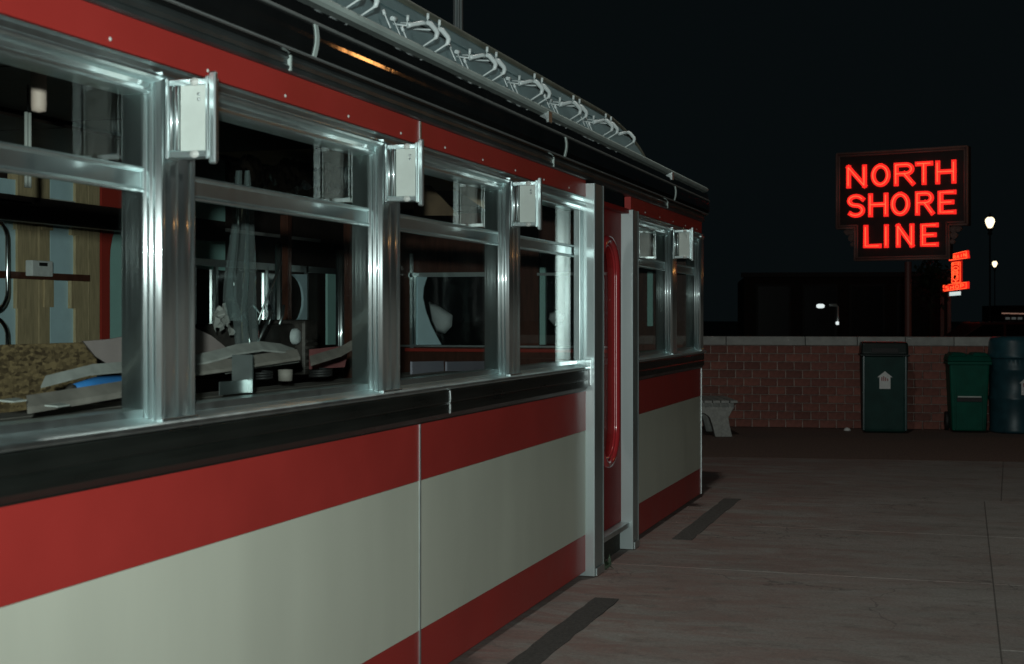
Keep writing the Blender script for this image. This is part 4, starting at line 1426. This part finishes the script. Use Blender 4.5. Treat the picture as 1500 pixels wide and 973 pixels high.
# unlit-looking floodlight pair before the building
fp = empty('floodlight', (0, 0, 0), 'small white floodlight with bent pipe on the dark shop front', 'floodlight')
for (x, y) in ((1202, 448.5), ):
    q = at(x, y, dep=46)
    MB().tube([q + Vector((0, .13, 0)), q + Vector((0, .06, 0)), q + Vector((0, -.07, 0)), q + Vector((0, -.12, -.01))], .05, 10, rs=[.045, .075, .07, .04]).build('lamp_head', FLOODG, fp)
MB().tube([at(1215, 447, dep=46), at(1224, 447, dep=46), at(1226.5, 450, dep=46), at(1226.5, 476, dep=46)], .05, 8, rs=[.04, .05, .055, .05]).build('bent_pipe', PIPEW if 'PIPEW' in globals() else PALEB, fp)
q = at(1226.5, 474, dep=45.9)
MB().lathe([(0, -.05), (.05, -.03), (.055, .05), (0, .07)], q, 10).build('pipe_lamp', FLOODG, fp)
q0 = at(1212, 447, dep=46)
MB().box((q0.x, q0.y - .3, 0), (q0.x + .08, q0.y - .22, q0.z - .05)).build('post', IRON, fp)

# far shop fronts down the road, a string of small lights
fs_ = empty('distant_shop', (0, 0, 0), 'low dark shop with a dim string of lights far down the road', 'building')
q0, q1 = at(1466, 459, dep=150), at(1580, 461.5, dep=150)
dv = Vector((CT, ST, 0)) * 6
MB().prism([(q0.x, q0.y, 0), (q1.x, q1.y, 0), (q1.x, q1.y, 2.6), (q0.x, q0.y, 2.6)], dv).build('wall', NIGHTB, fs_)
for k in range(9):
    p = q0.lerp(q1, (k + .5) / 9) - Vector((CT, ST, 0)) * .2
    MB().box(p - Vector((.05, .42, .05)), p + Vector((.05, .42, .05))).build('light', DIML, fs_)
for k in range(3):
    p = at(1476 + k * 9, 466.5, dep=149.7)
    MB().box(p - Vector((.05, .22, .12)), p + Vector((.05, .22, .12))).build('window', DIMW, fs_)
# parked red car beyond the wall
car = empty('parked_car', (0, 0, 0), 'dark red parked car mostly hidden behind the brick wall', 'car')
cc = at(1452, 463, dep=40); cc.z = 0
cu = Vector((ST, -CT, 0)); cf_ = Vector((CT, ST, 0))
def cpt(a, b, z): return cc + cu * a + cf_ * b + Vector((0, 0, z))
prof = [(-2.1, .35), (-2.15, .62), (-2.0, .82), (-1.1, .92), (-.55, 1.32), (.75, 1.34), (1.45, .98), (2.05, .9), (2.12, .6), (2.05, .35)]
MB().prism([cpt(a, -.85, z) for a, z in prof], cf_ * 1.7).build('body', CARRED, car, bevel=.06)
for pts in ([(-1.0, .95), (-.52, 1.26), (.05, 1.27), (.05, .95)], [(.12, .95), (.12, 1.27), (.70, 1.27), (1.3, .97)]):
    MB().prism([cpt(a, -.858, z) for a, z in pts], cf_ * .01).build('side_window', CARGL, car)
for a in (-1.35, 1.3):
    for b in (-.80, .66):
        mb = MB().lathe([(0, -.09), (.2, -.09), (.31, -.07), (.32, 0), (.31, .07), (.2, .09), (0, .09)], n=18)
        mb.v = [tuple(cpt(a + v[0], b + .05 + v[2], .325 + v[1])) for v in mb.v]
        mb.build('wheel', RUBBER, car)
MB().box(cpt(-2.12, -.7, .66), cpt(-2.08, -.4, .78)).build('tail_light', TAILL, car)
